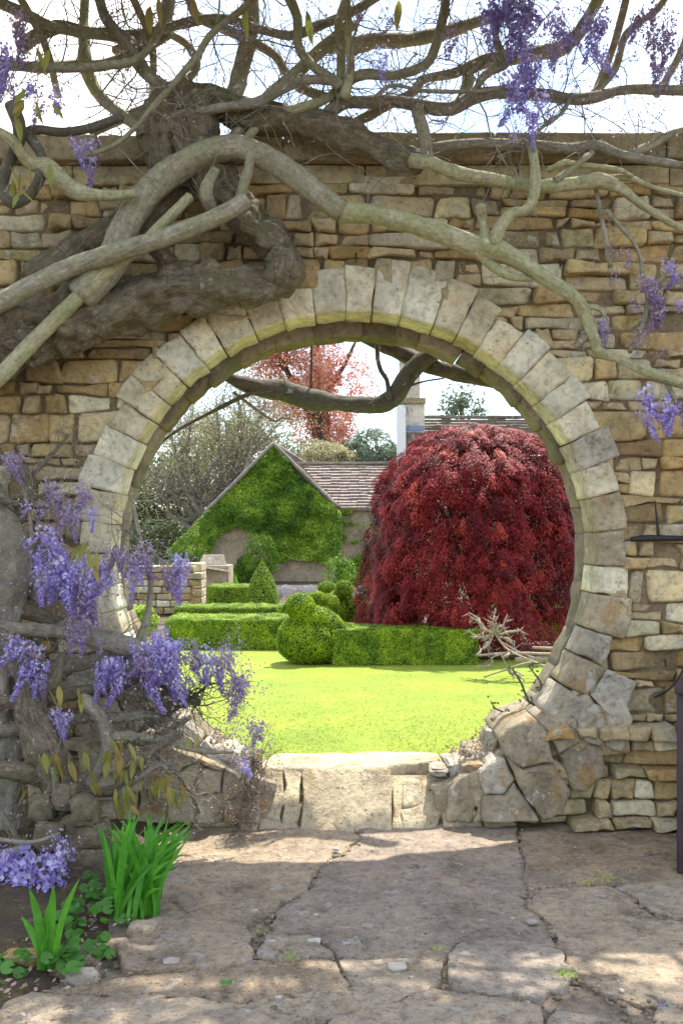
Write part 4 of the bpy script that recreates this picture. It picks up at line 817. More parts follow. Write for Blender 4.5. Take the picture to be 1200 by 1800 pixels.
def twiggy(name, label, cat, base, targets, n_tw, mat, e=None, r0=.05, spread=.5, L=.9, seed=1, tr=.006, branch_name='twigs'):
    g = np.random.default_rng(seed); e = e or empty(name, base, label, cat); mb = MB(); base = np.array(base, float)
    for tg in targets:
        tg = np.array(tg, float); mid = (base+tg)/2+g.normal(size=3)*.12*np.linalg.norm(tg-base)*[1, .5, .3]; path = crom([[*base, r0], [*mid, r0*.6], [*tg, r0*.2]], 7); V, Fc = tube_arr(path, seg=6, raw=True, lump=.2); mb.add(V, Fc)
        for k in range(n_tw):
            i_ = g.integers(3, len(path)); p = path[i_, :3].copy(); d = g.normal(size=3)*spread+(tg-base)/np.linalg.norm(tg-base)*.6+[0, 0, .35]; pts = [[*p, tr]]; ln = L*g.uniform(.4, 1)
            for s_ in range(4): d = d/np.linalg.norm(d)+g.normal(size=3)*.28; p = p+d/np.linalg.norm(d)*ln/4; pts.append([*p, tr*(1-s_*.22)])
            V, Fc = tube_arr(np.array(pts), raw=True, seg=3); mb.add(V, Fc)
            for q in range(3):
                p2 = np.array(pts[g.integers(1, 5)][:3]); d2 = d+g.normal(size=3)*.8; d2 /= np.linalg.norm(d2); V, Fc = tube_arr(np.array([[*p2, tr*.5], [*(p2+d2*ln*.2+g.normal(size=3)*.02), tr*.4], [*(p2+d2*ln*.4), tr*.2]]), raw=True, seg=3); mb.add(V, Fc)
    mb.build(branch_name, M[mat], e); return e
def B(px, py, Y, rx, rz, ry=None): c = P(px, py, Y); return (c, (rx*Y/F, (ry or rx)*Y/F, rz*Y/F))
# copper beech
e = blob_bush('copper_beech', 'tall copper beech in fresh orange pink leaf behind the cottage', 'tree', [B(520, 650, 40, 100, 65, 60), B(500, 700, 40, 70, 50, 50), B(595, 670, 41, 66, 70, 50), B(560, 740, 41, 60, 60, 50), B(470, 610, 40, 80, 50, 50), B(600, 760, 40, 32, 36, 30), B(540, 540, 40, 120, 70, 70)], 46000, .12, 'beech', (.5, .3), shell=.85,
  trunk=[[[*P(566, 930, 41), .5], [*P(566, 800, 41), .42], [*P(562, 720, 41), .36], [*P(556, 640, 41), .25], [*P(550, 560, 41), .15]], [[*P(562, 760, 41), .2], [*P(520, 680, 40.5), .14], [*P(480, 610, 40), .08]], [[*P(560, 700, 41), .16], [*P(600, 650, 41), .1], [*P(625, 600, 41), .05]]])
# leafless shrubs left
tg = [P(px, py, 33) for px, py in [(300,760),(340,720),(380,700),(420,700),(460,720),(490,745),(330,800),(380,760),(430,740),(280,830),(350,850),(410,800), (450, 780), (300, 870)]]
e = twiggy('bare_tree', 'bushy grey brown tree just breaking leaf left of the gable', 'tree', P(400, 960, 33), tg, 34, 'bark_grey', r0=.14, spread=.55, L=2.2, seed=5, tr=.016)
C = np.concatenate([np.array(t_)+rng.normal(size=(850, 3))*[.9, .8, .9] for t_ in tg]); scatter('leaves', C, unit(len(C)), .075, M['olive'], e, .5+rng.normal(size=len(C))*.25)
blob_bush('evergreen_shrub', 'dark evergreen mass at the left edge of the gate view', 'shrub', [B(250, 900, 36, 90, 90), B(330, 880, 36.5, 90, 100), B(430, 900, 36.5, 80, 90), B(160, 860, 37, 110, 120), B(270, 960, 30, 70, 45)], 42000, .13, 'darkgreen', (.5, .3), shell=.5)
blob_bush('olive_tree', 'yellow green loose crowned tree behind the bare tree', 'tree', [B(390, 765, 38, 65, 62), B(440, 770, 38, 50, 50), B(340, 800, 38, 70, 70), B(500, 800, 38, 50, 40)], 15000, .12, 'olive', (.5, .3), shell=.7,
  trunk=[[[*P(420, 930, 38.5), .3], [*P(415, 840, 38.5), .25], [*P(400, 740, 38.2), .12]]])
blob_bush('grey_bush', 'rounded grey green bush behind the long cottage roof', 'bush', [B(655, 795, 37, 46, 40), B(625, 800, 37.5, 30, 28), B(690, 805, 37, 30, 30), B(660, 850, 37, 60, 50)], 24000, .1, 'greygreen', (.5, .2), shell=.4)
blob_bush('orange_shrub', 'low tawny shrub against the foot of the copper beech', 'shrub', [B(560, 800, 37, 50, 26), B(600, 805, 36.5, 30, 20)], 9000, .1, 'olive', (.8, .2), shell=.6)
e = blob_bush('sparse_tree', 'distant thin crowned tree above the dark tiled roof', 'tree', [B(810, 705, 60, 42, 32), B(790, 720, 60, 22, 18), B(840, 722, 60, 18, 14)], 800, .26, 'greygreen', (.3, .2), shell=.9, trunk=[[[*P(812, 935, 60), .25], [*P(812, 740, 60), .16], [*P(808, 700, 60), .05]]])
twiggy(None, None, None, P(812, 745, 60), [P(790, 700, 60), P(825, 690, 60), P(845, 715, 60), P(778, 722, 60)], 6, 'bark_grey', e=e, r0=.07, L=1.2, seed=8, tr=.02)
# far treeline so the ground does not meet the sky bare
n = 60000; x = rng.uniform(-120, 120, n); hh = (6+3.2*fbm(np.stack([x*.07, x*0, x*0], 1), 3, 4)); z = rng.random(n)*hh; y = 95+rng.uniform(0, 4, n)
k = np.abs(x/95*F+0) > -1; tl = scatter('far_trees', np.stack([x, y, z*.62], 1), unit(n), .85, M['darkgreen'], None, .6+rng.normal(size=n)*.2); tag(tl, 'far line of hazy green trees beyond the garden', 'trees', kind='stuff')
# border plants in front of the cottage
blob_bush('lavender_clump', 'silvery lavender clump between the cone and the ball topiary', 'plant', [B(505, 1042, 19, 26, 14), B(540, 1040, 19, 26, 12), B(480, 1045, 19, 18, 10)], 6000, .035, 'lavender', shell=.5, asp=.3, cname='foliage')
blob_bush('flowering_shrub', 'pale green and white bush right of the ball headed topiary', 'shrub', [B(648, 1045, 19, 30, 18), B(672, 1048, 19, 22, 14), B(690, 1040, 19, 22, 12)], 7000, .045, 'greygreen', (.7, .2), shell=.4, cname='foliage')
blob_bush('green_shrub', 'young yellow green shrub by the low wall behind the left stones', 'shrub', [B(255, 1090, 12.8, 24, 28), B(235, 1085, 12.8, 20, 22)], 6000, .03, 'ivy', (.8, .2), shell=.5, cname='foliage')
for k, (px, py, Y, lb) in enumerate([(385, 1010, 24, 'small green bush at the foot of the gable under the bare patch'), (600, 1000, 26, 'green bush against the wall between the ivy and the maple'), (665,1000,26,'bush at the wall foot half behind the maple'), (455,960,26.5,'bushy ivy sprout low in the middle of the gable')]):
    blob_bush('border_shrub', lb, 'shrub', [B(px, py+10, Y, 30, 36), B(px+12, py+25, Y, 26, 30)], 6000, .05, 'ivy', (.35, .2), shell=.5, group='shrubs along the cottage wall', cname='foliage')
#WIST
# ------------------------------------------------------------------ wisteria
ws = empty('wisteria', (*P(330, 240, 4.6)[:2], 0), 'huge old wisteria with twisted limbs sprawling over the top of the gate wall', 'climber')
allb = []
def br(pts, Y, mat='bark', par=ws, lump=.18, flute=.05, seg=12, n=8, name='branch', reg=True, wob=.018, y1=None):
    g = np.random.default_rng(len(allb)*7+3); m_ = len(pts); q = []
    for i_, (px, py, r_) in enumerate(pts):
        yy = (Y if y1 is None else Y+(y1-Y)*i_/(m_-1)); yy += g.normal()*wob; q.append([*P(px, py, yy), r_*yy/F])
    V, Fc = tube_arr(q, n, seg, lump, flute, len(allb)); me = mesh_np(name, V, Fc); at_ = me.attributes.new('bk', 'FLOAT_VECTOR', 'POINT'); at_.data.foreach_set('vector', BK[0].astype(np.float32).ravel()); o = link(name, me, M[mat], par)
    if reg: allb.append(crom(q, 8))
    return o
# trunk: comes in from the left, knots, climbs over the wall
br([(-120,640,60),(-40,605,60),(60,585,54),(150,560,48),(230,535,45),(310,512,42),(400,502,36),(455,506,32),(492,494,31),(503,462,30),(478,422,31),(430,385,34),(385,330,36),(345,270,40),(322,215,44),(318,165,38)], 4.50, 'bark_old', lump=.55, flute=.14, seg=48, n=16, name='trunk', wob=.008)
br([(285,300,20),(272,250,30),(285,205,34),(320,178,34),(352,200,30),(350,240,28),(335,275,22)], 4.46, 'bark_old', lump=.5, flute=.14, seg=32, n=14, name='knot')
br([(480,452,20),(500,470,30),(490,500,26)], 4.46, 'bark_old', lump=.6, flute=.1, seg=32, n=14, name='knot')
br([(325,185,24),(370,178,26),(430,203,28),(500,210,27),(560,222,25),(620,240,26),(675,268,21),(705,280,24),(735,284,22)], 4.52, 'bark_old', lump=.4, flute=.1, seg=28, n=12)
br([(720,282,14),(760,288,12),(800,303,12),(860,315,11.5),(900,322,11.5),(950,327,12),(1010,323,12),(1055,318,13),(1090,332,10),(1130,362,7),(1190,398,6),(1260,430,5)], 4.45, 'bark_green')
br([(1060,318,8),(1100,312,6),(1150,330,4),(1220,350,4)], 4.46, 'bark_green')
br([(140,520,30),(190,468,28),(225,392,25),(268,332,25),(330,285,24),(380,263,23),(430,262,22),(490,290,21),(550,335,20),(598,372,20)], 4.38, 'bark', lump=.16, flute=.07, seg=20, n=10)
br([(596,372,19),(660,378,17),(720,392,17),(780,413,18),(830,432,19),(870,438,19),(908,456,16),(960,490,13),(1008,522,12),(1028,555,12),(1042,590,9),(1052,617,9),(1090,632,9),(1140,655,9),(1200,674,10),(1270,690,9)], 4.42, 'bark_green', lump=.2, seg=18)
br([(852,438,11),(852,410,10),(847,385,9),(845,360,9)], 4.40, 'bark_green', lump=.3)
br([(866,430,12),(880,398,11),(900,375,10),(925,368,9),(938,340,10),(940,300,9),(934,262,8),(932,236,7)], 4.40, 'bark_green', lump=.3)
br([(835,440,9),(862,465,9),(895,485,8),(932,491,5)], 4.43, 'bark_green')
br([(1020,540,6),(1045,540,5),(1058,548,4),(1064,562,3)], 4.42, 'bark_green')
br([(-60,560,17),(0,532,17),(60,500,17),(130,468,17),(200,445,17),(280,420,16),(350,395,16),(400,372,15),(432,352,14)], 4.28, 'bark', lump=.1, flute=.02, seg=16)
br([(422,350,10),(430,322,10),(438,295,9),(442,262,9)], 4.36, 'bark')
br([(-60,710,15),(0,662,15),(50,610,14),(110,550,14),(160,502,13),(200,470,12),(250,430,11),(300,380,10),(335,345,9)], 4.33, 'bark_green', lump=.1, flute=.02)
br([(60,490,24),(110,452,25),(150,428,24),(195,400,20),(240,350,16)], 4.55, 'bark_old', lump=.4)
br([(370,365,12),(362,335,12),(378,298,8)], 4.36, 'bark', lump=.2)
br([(300,470,20),(260,400,16),(300,345,14),(345,330,12)], 4.52, 'bark_old', lump=.3)
br([(20,185,12),(34,220,12),(32,252,11),(14,290,10),(6,330,10),(22,357,10),(52,343,9),(72,308,9),(72,270,9),(50,235,9),(70,228,8),(110,232,8),(160,225,8),(215,205,8)], 4.30, 'bark_dark', lump=.1)
br([(-20,225,8),(20,245,9),(50,285,11),(80,292,15),(110,318,16),(140,338,15),(168,343,11),(210,343,9),(238,340,8)], 4.26, 'bark_green', lump=.2)
UP = [
 ([(-40,-5,12),(0,5,13),(50,28,13),(90,46,11),(150,58,12),(200,62,14),(232,78,13),(243,112,13),(270,142,12),(310,158,10)], 4.5),
 ([(35,85,15),(62,65,15),(100,48,14),(140,53,12),(185,62,10),(240,60,10),(290,50,10),(345,36,10),(395,33,9),(450,50,9),(510,62,9),(560,45,9),(620,20,9),(680,-15,8)], 4.56),
 ([(-40,105,11),(10,112,12),(60,118,12),(130,116,12),(185,114,12),(230,95,10),(262,82,9),(300,60,8)], 4.62),
 ([(150,-20,9),(148,40,10),(150,100,15),(160,142,13),(182,175,12),(215,203,12),(250,225,12)], 4.66),
 ([(155,272,5),(200,256,5),(240,222,5),(272,185,6),(310,142,6),(345,100,7),(370,62,7),(400,36,7),(440,5,8),(460,-25,8)], 4.30),
 ([(172,-20,10),(185,30,11),(225,75,11),(246,105,9),(262,130,9),(295,153,9)], 4.48),
 ([(440,-30,15),(443,40,17),(430,100,18),(413,160,18),(390,205,18)], 4.62),
 ([(620,40,13),(590,68,14),(560,92,14),(520,128,13),(480,160,12),(445,195,12),(420,230,13),(400,260,12)], 4.50),
 ([(500,-20,11),(522,30,10),(524,80,9),(545,112,9),(572,132,10),(598,150,12)], 4.40),
 ([(560,215,12),(600,182,14),(640,180,13),(690,178,13),(740,186,13),(790,192,14),(830,172,15),(870,163,12),(915,166,12),(960,167,13),(1000,173,12),(1040,172,12),(1085,160,10),(1140,157,11),(1210,160,10)], 4.50),
 ([(785,-20,10),(778,30,10),(765,80,10),(748,112,10),(700,131,10),(640,131,11),(610,145,12),(595,170,12)], 4.42),
 ([(610,-20,6),(612,60,8),(616,120,9),(606,170,12)], 4.38),
 ([(752,288,12),(748,252,13),(738,212,13),(733,190,12)], 4.44),
 ([(560,120,7),(620,45,8),(700,20,8),(790,10,8),(880,20,8),(960,-10,8)], 4.66),
 ([(590,230,8),(640,207,11),(682,185,11),(722,165,9),(745,140,8),(800,128,10),(850,105,9),(905,95,9)], 4.60),
 ([(800,190,10),(822,150,11),(826,125,10),(850,113,10),(885,108,11),(935,95,15),(985,85,15),(1015,60,14),(1040,20,12),(1060,-20,12)], 4.58),
 ([(570,82,15),(620,80,17),(660,72,16),(720,70,15),(780,58,14),(850,35,11),(905,28,9)], 4.70),
 ([(740,262,10),(800,255,11),(850,252,11),(930,255,12),(1000,262,12),(1045,256,12),(1085,270,10),(1140,282,9),(1210,292,7)], 4.56),
 ([(1110,272,10),(1150,252,9),(1180,235,8),(1230,222,7)], 4.55),
 ([(960,300,4),(990,286,6),(1020,290,6),(1080,297,5),(1110,310,4)], 4.42),
 ([(975,318,8),(1000,300,7),(1025,280,6),(1040,268,6)], 4.44),
 ([(300,-20,13),(293,20,14),(290,40,12),(268,60,10),(200,90,8)], 4.70),
 ([(330,-10,9),(350,30,10),(420,62,11),(480,95,9),(505,130,9),(540,160,9),(590,175,10)], 4.60),
 ([(60,165,14),(110,115,15),(140,72,14),(120,30,10),(110,-20,10)], 4.72),
 ([(55,118,9),(120,120,9),(190,115,9),(232,108,9),(262,85,8),(285,40,8),(300,-20,8)], 4.42),
 ([(240,230,10),(300,205,10),(380,190,10),(450,180,11),(510,150,10),(545,140,9),(600,145,9)], 4.40),
 ([(395,265,11),(430,240,12),(450,205,13),(480,165,12),(520,140,11),(580,128,10),(640,100,9),(680,60,9),(720,20,8),(740,-20,8)], 4.36),
 ([(405,280,9),(470,205,9),(530,190,10),(590,160,10),(600,90,9),(595,40,8),(610,-10,8)], 4.46),
 ([(160,235,9),(200,215,10),(260,190,10),(300,165,9),(345,120,8),(330,80,8),(290,55,7)], 4.66),
 ([(540,-20,10),(560,30,9),(600,60,9),(620,100,9),(600,150,8)], 4.74),
 ([(1040,168,9),(1080,120,8),(1100,60,7),(1150,20,7),(1180,-20,6)], 4.62),
 ([(1140,160,9),(1170,185,7),(1210,200,6)], 4.48),
 ([(1000,175,5),(985,200,4),(950,225,4),(930,246,4)], 4.46),
 ([(660,170,5),(690,150,4),(750,160,4),(840,160,4),(900,150,5)], 4.36),
 ([(830,165,7),(855,130,8),(890,110,7),(870,60,7),(900,-10,7)], 4.40),
]
for k, (pts, Y) in enumerate(UP):
    if k in (23, 26, 29, 31, 13): continue
    pts = [(a_, b_, c_*(.84 if c_ > 9 else .9)) for a_, b_, c_ in pts]
    br(pts, Y, ['bark', 'bark_grey', 'bark', 'bark_green'][k % 4], lump=.22, flute=.04, seg=10, n=9)
g = np.random.default_rng(31)
# extra wandering limbs filling the band above the wall, others added out of view to carry the shading leaves
for k in range(0):
    px = g.uniform(-100, 1300); py = g.uniform(20, 225); d = np.array([g.choice([-1, 1])*g.uniform(.6, 1), g.uniform(-.9, .4)]); pts = [(px, py, g.uniform(5, 8))]
    for s_ in range(6):
        d = d+g.normal(size=2)*.45; d /= np.linalg.norm(d); px += d[0]*62; py = min(238, py+d[1]*45); pts.append((px, py, pts[0][2]*(1-s_*.09)))
    br(pts, g.uniform(4.45, 4.95), ['bark', 'bark_dark'][k % 2], seg=8, n=7)
for k in range(6):
    x0 = [-1.7, -1.35, 1.5, 1.8, -.9, 1.2][k]; pts = [[x0, 4.75, 3.45, .017]]; p = np.array([x0, 4.75, 3.45]); d = np.array([g.normal()*.3, -.75, .35])
    for s_ in range(7):
        p = p+d*.36; p[2] = max(p[2], CAMH+.545*p[1]+.08 if s_ > 0 else 0); d = d*[1, 1, .6]+g.normal(size=3)*[.2, .08, .12]; pts.append([*p, .017*(1-s_*.09)])
    V, Fc = tube_arr(pts, 6, 8, .2); link('branch', mesh_np('branch', V, Fc), M['bark'], ws)
# twigs
def grow_twigs(paths, n, L, par, mat, seed, w=None, up=.1, name='twigs', r=.0022, tips=None, ang=1.0, bound=None):
    g = np.random.default_rng(seed); mb = MB()
    for k in range(n):
        b_ = paths[g.integers(len(paths))]; i_ = g.integers(len(b_)); p = b_[i_, :3].copy(); d = g.normal(size=3)*[1, .45, .9]*ang+[0, -.05, up]; d /= np.linalg.norm(d); ln = L*g.uniform(.3, 1.2); r0 = r*g.uniform(.6, 1.5); pts = [[*p, r0]]; m_ = 7
        for s_ in range(m_): d = d+g.normal(size=3)*.33*[1, .5, 1]; d /= np.linalg.norm(d); p = p+d*ln/m_; pts.append([*p, r0*(1-.7*s_/m_)])
        A = np.array(pts); V, Fc = tube_arr(A, raw=True, seg=4); mb.add(V, Fc)
        if tips is not None: tips.append(A[-1, :3]); tips.append(A[4, :3])
        for q in range(g.integers(0, 4)):
            j_ = g.integers(2, m_); p2 = A[j_, :3].copy(); d2 = d+g.normal(size=3)*.9; d2 /= np.linalg.norm(d2); pp = [[*p2, r0*.5]]
            for s_ in range(3): d2 = d2+g.normal(size=3)*.35; d2 /= np.linalg.norm(d2); p2 = p2+d2*ln*.12; pp.append([*p2, r0*.35])
            V, Fc = tube_arr(np.array(pp), raw=True, seg=3); mb.add(V, Fc)
            if tips is not None: tips.append(p2)
    return tag(mb.build(name, M[mat], par), kind='stuff')
top_paths = [b_ for b_ in allb if np.mean(b_[:, 2]) > 3.05]; tips = []
tag(grow_twigs(top_paths, 420, .34, ws, 'bark_grey', 3, tips=tips), kind='stuff')
tag(grow_twigs(top_paths, 260, .5, ws, 'bark_grey', 4, tips=tips, r=.0028), kind='stuff')
low_paths = [b_ for b_ in allb if np.mean(b_[:, 2]) <= 3.05]
tag(grow_twigs(low_paths[5:], 50, .22, ws, 'bark_grey', 5, r=.0018), kind='stuff')
tips = np.array(tips); tips = tips[tips[:, 2] > 3.15]
sel = tips[rng.integers(len(tips), size=1400)]+rng.normal(size=(1400, 3))*.02
scatter('buds', sel, unit(1400), .016*rng.uniform(.5, 1.3, 1400), M['flower_dry'], ws)['kind'] = 'stuff'
sel = tips[rng.integers(len(tips), size=4600)]+rng.normal(size=(4600, 3))*.045; sel = sel[(sel[:, 0] > .75) | (sel[:, 0] < -1.2) | (rng.random(len(sel)) < .25)]
scatter('blossom_specks', sel, unit(len(sel)), .014*rng.uniform(.5, 1.4, len(sel)), M['flower_dull'], ws)['kind'] = 'stuff'
# unseen leaf mass added above the view to shade the paving
n = 24000; C = np.stack([rng.uniform(-2.3, 1.9, n), rng.uniform(3.55, 4.78, n), rng.uniform(3.62, 4.6, n)], 1)
k = (C[:, 2] > CAMH+.545*C[:, 1]+.03) & (fbm(C*1.8, 3, 3) > -.22); C = C[k]; scatter('shade_canopy', C, unit(len(C))*.7+[0, 0, .6], .075, M['olive'], ws, rng.random(len(C)))['kind'] = 'stuff'

# flower racemes
def raceme(L, W, n, seed, spread=1.0, open_=1.0):
    g = np.random.default_rng(seed); t_ = g.random(n)**.85; a_ = g.uniform(0, 2*PI, n); prof = W*(.35+.65*np.sin(np.clip(t_*1.25+.25, 0, 1)*PI*.9)**.8)*(1-t_*.72)
    bend = np.array([g.normal()*.12, g.normal()*.06]); ax = np.stack([bend[0]*t_**2*L*2, bend[1]*t_**2*L*2, -t_*L], 1); out = np.stack([np.cos(a_), np.sin(a_), -.25+0*a_], 1)
    c = ax+out*(prof*g.uniform(.6, 1.05, n)*spread)[:, None]; mb = MB(); s = .0135*(1-.45*t_)*g.uniform(.8, 1.2, n)*open_
    up = np.array([0, 0, 1.]); side = np.cross(out, up); side /= np.linalg.norm(side, axis=1)[:, None]; rv = .12+.5*g.random(n)+.25*(1-t_)+.0
    tw = g.normal(size=(n, 3))*.35
    for (o1, o2, sc1, sh) in ((up, side, 1.25, .12), (out, side*.8-up*.3, .95, -.12)):   # banner, keel
        u = o1+tw; u = u/np.linalg.norm(u, axis=1)[:, None]; v = np.broadcast_to(o2, u.shape)
        S = s[:, None]*sc1; a0 = c; b1 = c+u*S*.55+v*S*.55+out*S*.15; b2 = c+u*S*1.15; b3 = c+u*S*.55-v*S*.55+out*S*.15; m_ = c+u*S*.55-out*S*.12
        V = np.stack([a0, b1, b2, b3, m_], 1).reshape(-1, 3); i5 = np.arange(n)[:, None]*5
        T = np.concatenate([i5+[[0, 1, 4]], i5+[[1, 2, 4]], i5+[[2, 3, 4]], i5+[[3, 0, 4]]]); mb.add(V, [T], np.clip(np.tile(rv+sh, 4), 0, 1))
    A = np.stack([bend[0]*np.linspace(0, 1, 7)**2*L*2, bend[1]*np.linspace(0, 1, 7)**2*L*2, -np.linspace(0, 1, 7)*L, np.full(7, .0014)], 1); V, Fc = tube_arr(A, raw=True, seg=3); mb.add(V, Fc, .2)
    return mb.mesh('flower_cluster')
RM = [raceme(.17, .048, 115, 1), raceme(.21, .055, 150, 2), raceme(.13, .052, 110, 3), raceme(.10, .042, 65, 4), raceme(.24, .055, 150, 5), raceme(.15, .060, 130, 6)]
RS = [raceme(.13, .045, 34, 11, 1.3, .75), raceme(.18, .05, 42, 12, 1.3, .7), raceme(.09, .04, 22, 13, 1.4, .7)]
for m_ in RM: m_.materials.append(M['flower'])
dull = [m_.copy() for m_ in RM+RS]; dry = [m_.copy() for m_ in RS]
for m_ in RS: m_.materials.append(M['flower'])
for m_ in dull: m_.materials.clear(); m_.materials.append(M['flower_dull'])
for m_ in dry: m_.materials.append(M['flower_dry'])
g = np.random.default_rng(66)
def flower(px, py, Y, s=1.0, kind='f', par=ws, tilt=.25, n=1, jit=14):
    pool = {'f': RM, 's': RS, 'd': dull, 'y': dry}[kind]
    for q in range(n):
        o = bpy.data.objects.new('flower_cluster', pool[g.integers(len(pool))]); COL.objects.link(o); o.parent = par
        p = P(px+g.normal()*jit*(n > 1), py+g.normal()*jit*.7*(n > 1), Y+g.normal()*.03); o.location = Vector([float(v) for v in p])-par.location
        o.rotation_euler = (g.normal()*tilt, g.normal()*tilt, g.uniform(0, 6.28)); z_ = s*g.uniform(.85, 1.15); o.scale = (z_, z_, z_)
TOP = [(905,-5,1.25,'f',4),(945,20,1.1,'f',3),(880,30,1,'s',2),(1048,45,1,'f',3),(1052,80,.8,'f',1),(925,115,1.15,'f',4),(940,150,1.0,'f',2),(905,185,.9,'s',2),(935,200,.7,'f',1),(1185,20,.9,'d',3),(1160,60,.8,'d',3),(1120,20,.8,'d',3),(1195,70,.8,'d',2),(990,60,.7,'d',3),(1010,100,.6,'y',3),
       (670,85,.6,'f',1),(690,90,.6,'s',2),(650,95,.5,'s',1),(785,205,.5,'s',2),(140,232,.85,'f',2),(128,225,.7,'s',1),(85,155,.9,'f',2),(12,60,1,'f',2),(20,95,.9,'d',3),(45,40,.7,'d',3),(75,150,.7,'d',2),(10,130,.7,'d',2),(452,125,.6,'s',2),(405,45,.5,'s',2),(500,40,.5,'d',1),(745,140,.8,'y',2),(785,130,.7,'y',2),(860,60,.8,'y',3),(905,230,.7,'y',2),(800,60,.8,'d',2),(440,150,.5,'y',2),(980,20,.8,'d',3),(1080,110,.6,'y',3),(840,90,.6,'y',2),(550,10,.6,'y',2),(870,10,1,'f',3),(700,30,.6,'d',2),(330,30,.5,'s',1),(1020,10,.8,'s',2),(1100,70,.7,'d',3),(1150,110,.7,'d',3),(1190,120,.6,'y',3),(960,80,.6,'d',3),(1120,30,.7,'s',2),(885,90,.6,'d',3),(820,30,.6,'y',3),(760,110,.5,'y',2),(620,30,.5,'d',2),(30,20,.7,'d',3),(60,60,.6,'y',2),(110,180,.6,'d',2),(960,190,.5,'d',2),(1060,40,.6,'y',3)]
for px, py, s, kd, n_ in TOP: flower(px, py, 4.32, s, kd, n=n_)
for px, py, s, kd, n_ in [(1148,695,1.15,'f',3),(1185,715,1.1,'f',3),(1172,455,.75,'f',2),(1190,525,.7,'f',1),(1100,450,.8,'d',3),(1075,470,.6,'s',1),(1135,505,.8,'d',3),(1150,540,.9,'d',3),(1125,580,.7,'d',2),(1062,560,.6,'f',1),(1055,575,.6,'d',2),(1170,590,.8,'d',2),(1110,530,.6,'s',2),(1040,600,.5,'y',2),(1075,440,.5,'y',2)]: flower(px, py, 4.40, s, kd, n=n_)
rp_ = []
for pts in ([(1072,470,5),(1062,410,5),(1050,350,4),(1042,310,5)], [(1130,500,4),(1120,440,4),(1090,400,4),(1065,370,5)], [(1180,700,4),(1175,680,5),(1165,665,7)], [(1105,620,4),(1130,570,5),(1140,520,4),(1170,480,3)], [(1010,610,7),(1035,590,8),(1048,612,8)]):
    br(pts, 4.45, 'bark', seg=6)
tag(grow_twigs(allb[-5:], 70, .16, ws, 'bark_grey', 17, r=.0014), kind='stuff')
# limb passing behind the arch
br([(250,540,8),(330,610,9),(400,662,10),(450,680,15),(500,688,19),(540,700,19),(600,709,15),(655,712,14),(690,700,16),(712,668,16),(740,635,15),(790,600,14),(850,540,12)], 5.45, 'bark_dark', lump=.25, seg=16)
br([(640,590,12),(700,618,14),(745,640,14),(800,656,14),(850,668,11),(930,690,9),(1010,720,6)], 5.5, 'bark_dark', lump=.2, seg=12)
br([(664,560,3),(663,620,4),(668,648,4),(680,670,4),(683,700,5)], 5.42, 'bark_dark', seg=6)
br([(648,712,3),(690,690,3),(740,672,2),(780,665,1.5)], 5.42, 'bark_dark', seg=5)
br([(460,684,4),(420,700,4),(370,725,3.5),(310,758,3),(275,790,2.5),(245,850,2)], 5.42, 'bark_dark', seg=6)
br([(410,690,3),(440,712,3),(480,740,2.5),(495,735,2),(515,738,1.2)], 5.42, 'bark', seg=5)
br([(548,560,2),(547,640,2),(546,690,2)], 5.42, 'bark_dark', seg=5)
tag(grow_twigs(allb[-7:-4], 26, .25, ws, 'bark_dark', 23, r=.0012), kind='stuff')

# ------------------------------------------------------------------ lower left wisteria
wl = empty('wisteria', (*P(60, 1500, 4.3)[:2], 0), 'gnarled grey wisteria stems and blossom massed against the left side of the gate', 'climber'); nb = len(allb)
def bl(pts, Y, mat='bark_grey', **k): return br(pts, Y, mat, par=wl, **k)
bl([(20,1600,40),(25,1500,34),(12,1400,28),(12,1300,24),(5,1200,24),(12,1100,24),(24,1010,30),(20,950,27),(-15,880,26),(-70,820,30)], 4.42, lump=.45, flute=.12, seg=32, n=12, name='trunk', wob=.01)
bl([(150,1560,40),(145,1490,42),(128,1420,36),(95,1350,30),(62,1270,26),(50,1190,24),(10,1130,20),(-40,1090,18)], 4.06, 'bark_old', y1=4.36, lump=.6, flute=.14, seg=32, n=12, name='trunk', wob=.01)
for k, (px, py, r_) in enumerate([(150,1425,26),(165,1470,30),(130,1460,26),(172,1520,32),(140,1510,30),(115,1400,22),(185,1555,28),(90,1470,28),(75,1420,24),(100,1530,30),(150,1555,28)]):
    Y = 4.00+.025*(k % 3); V, Fc = rock_arr(P(px, py, Y), (r_*Y/F, r_*Y/F*.8, r_*Y/F*1.05), k+60, amp=.3, n=16, nf=2.4); link('burr', mesh_np('burr', V, Fc), M['bark_old'], wl)
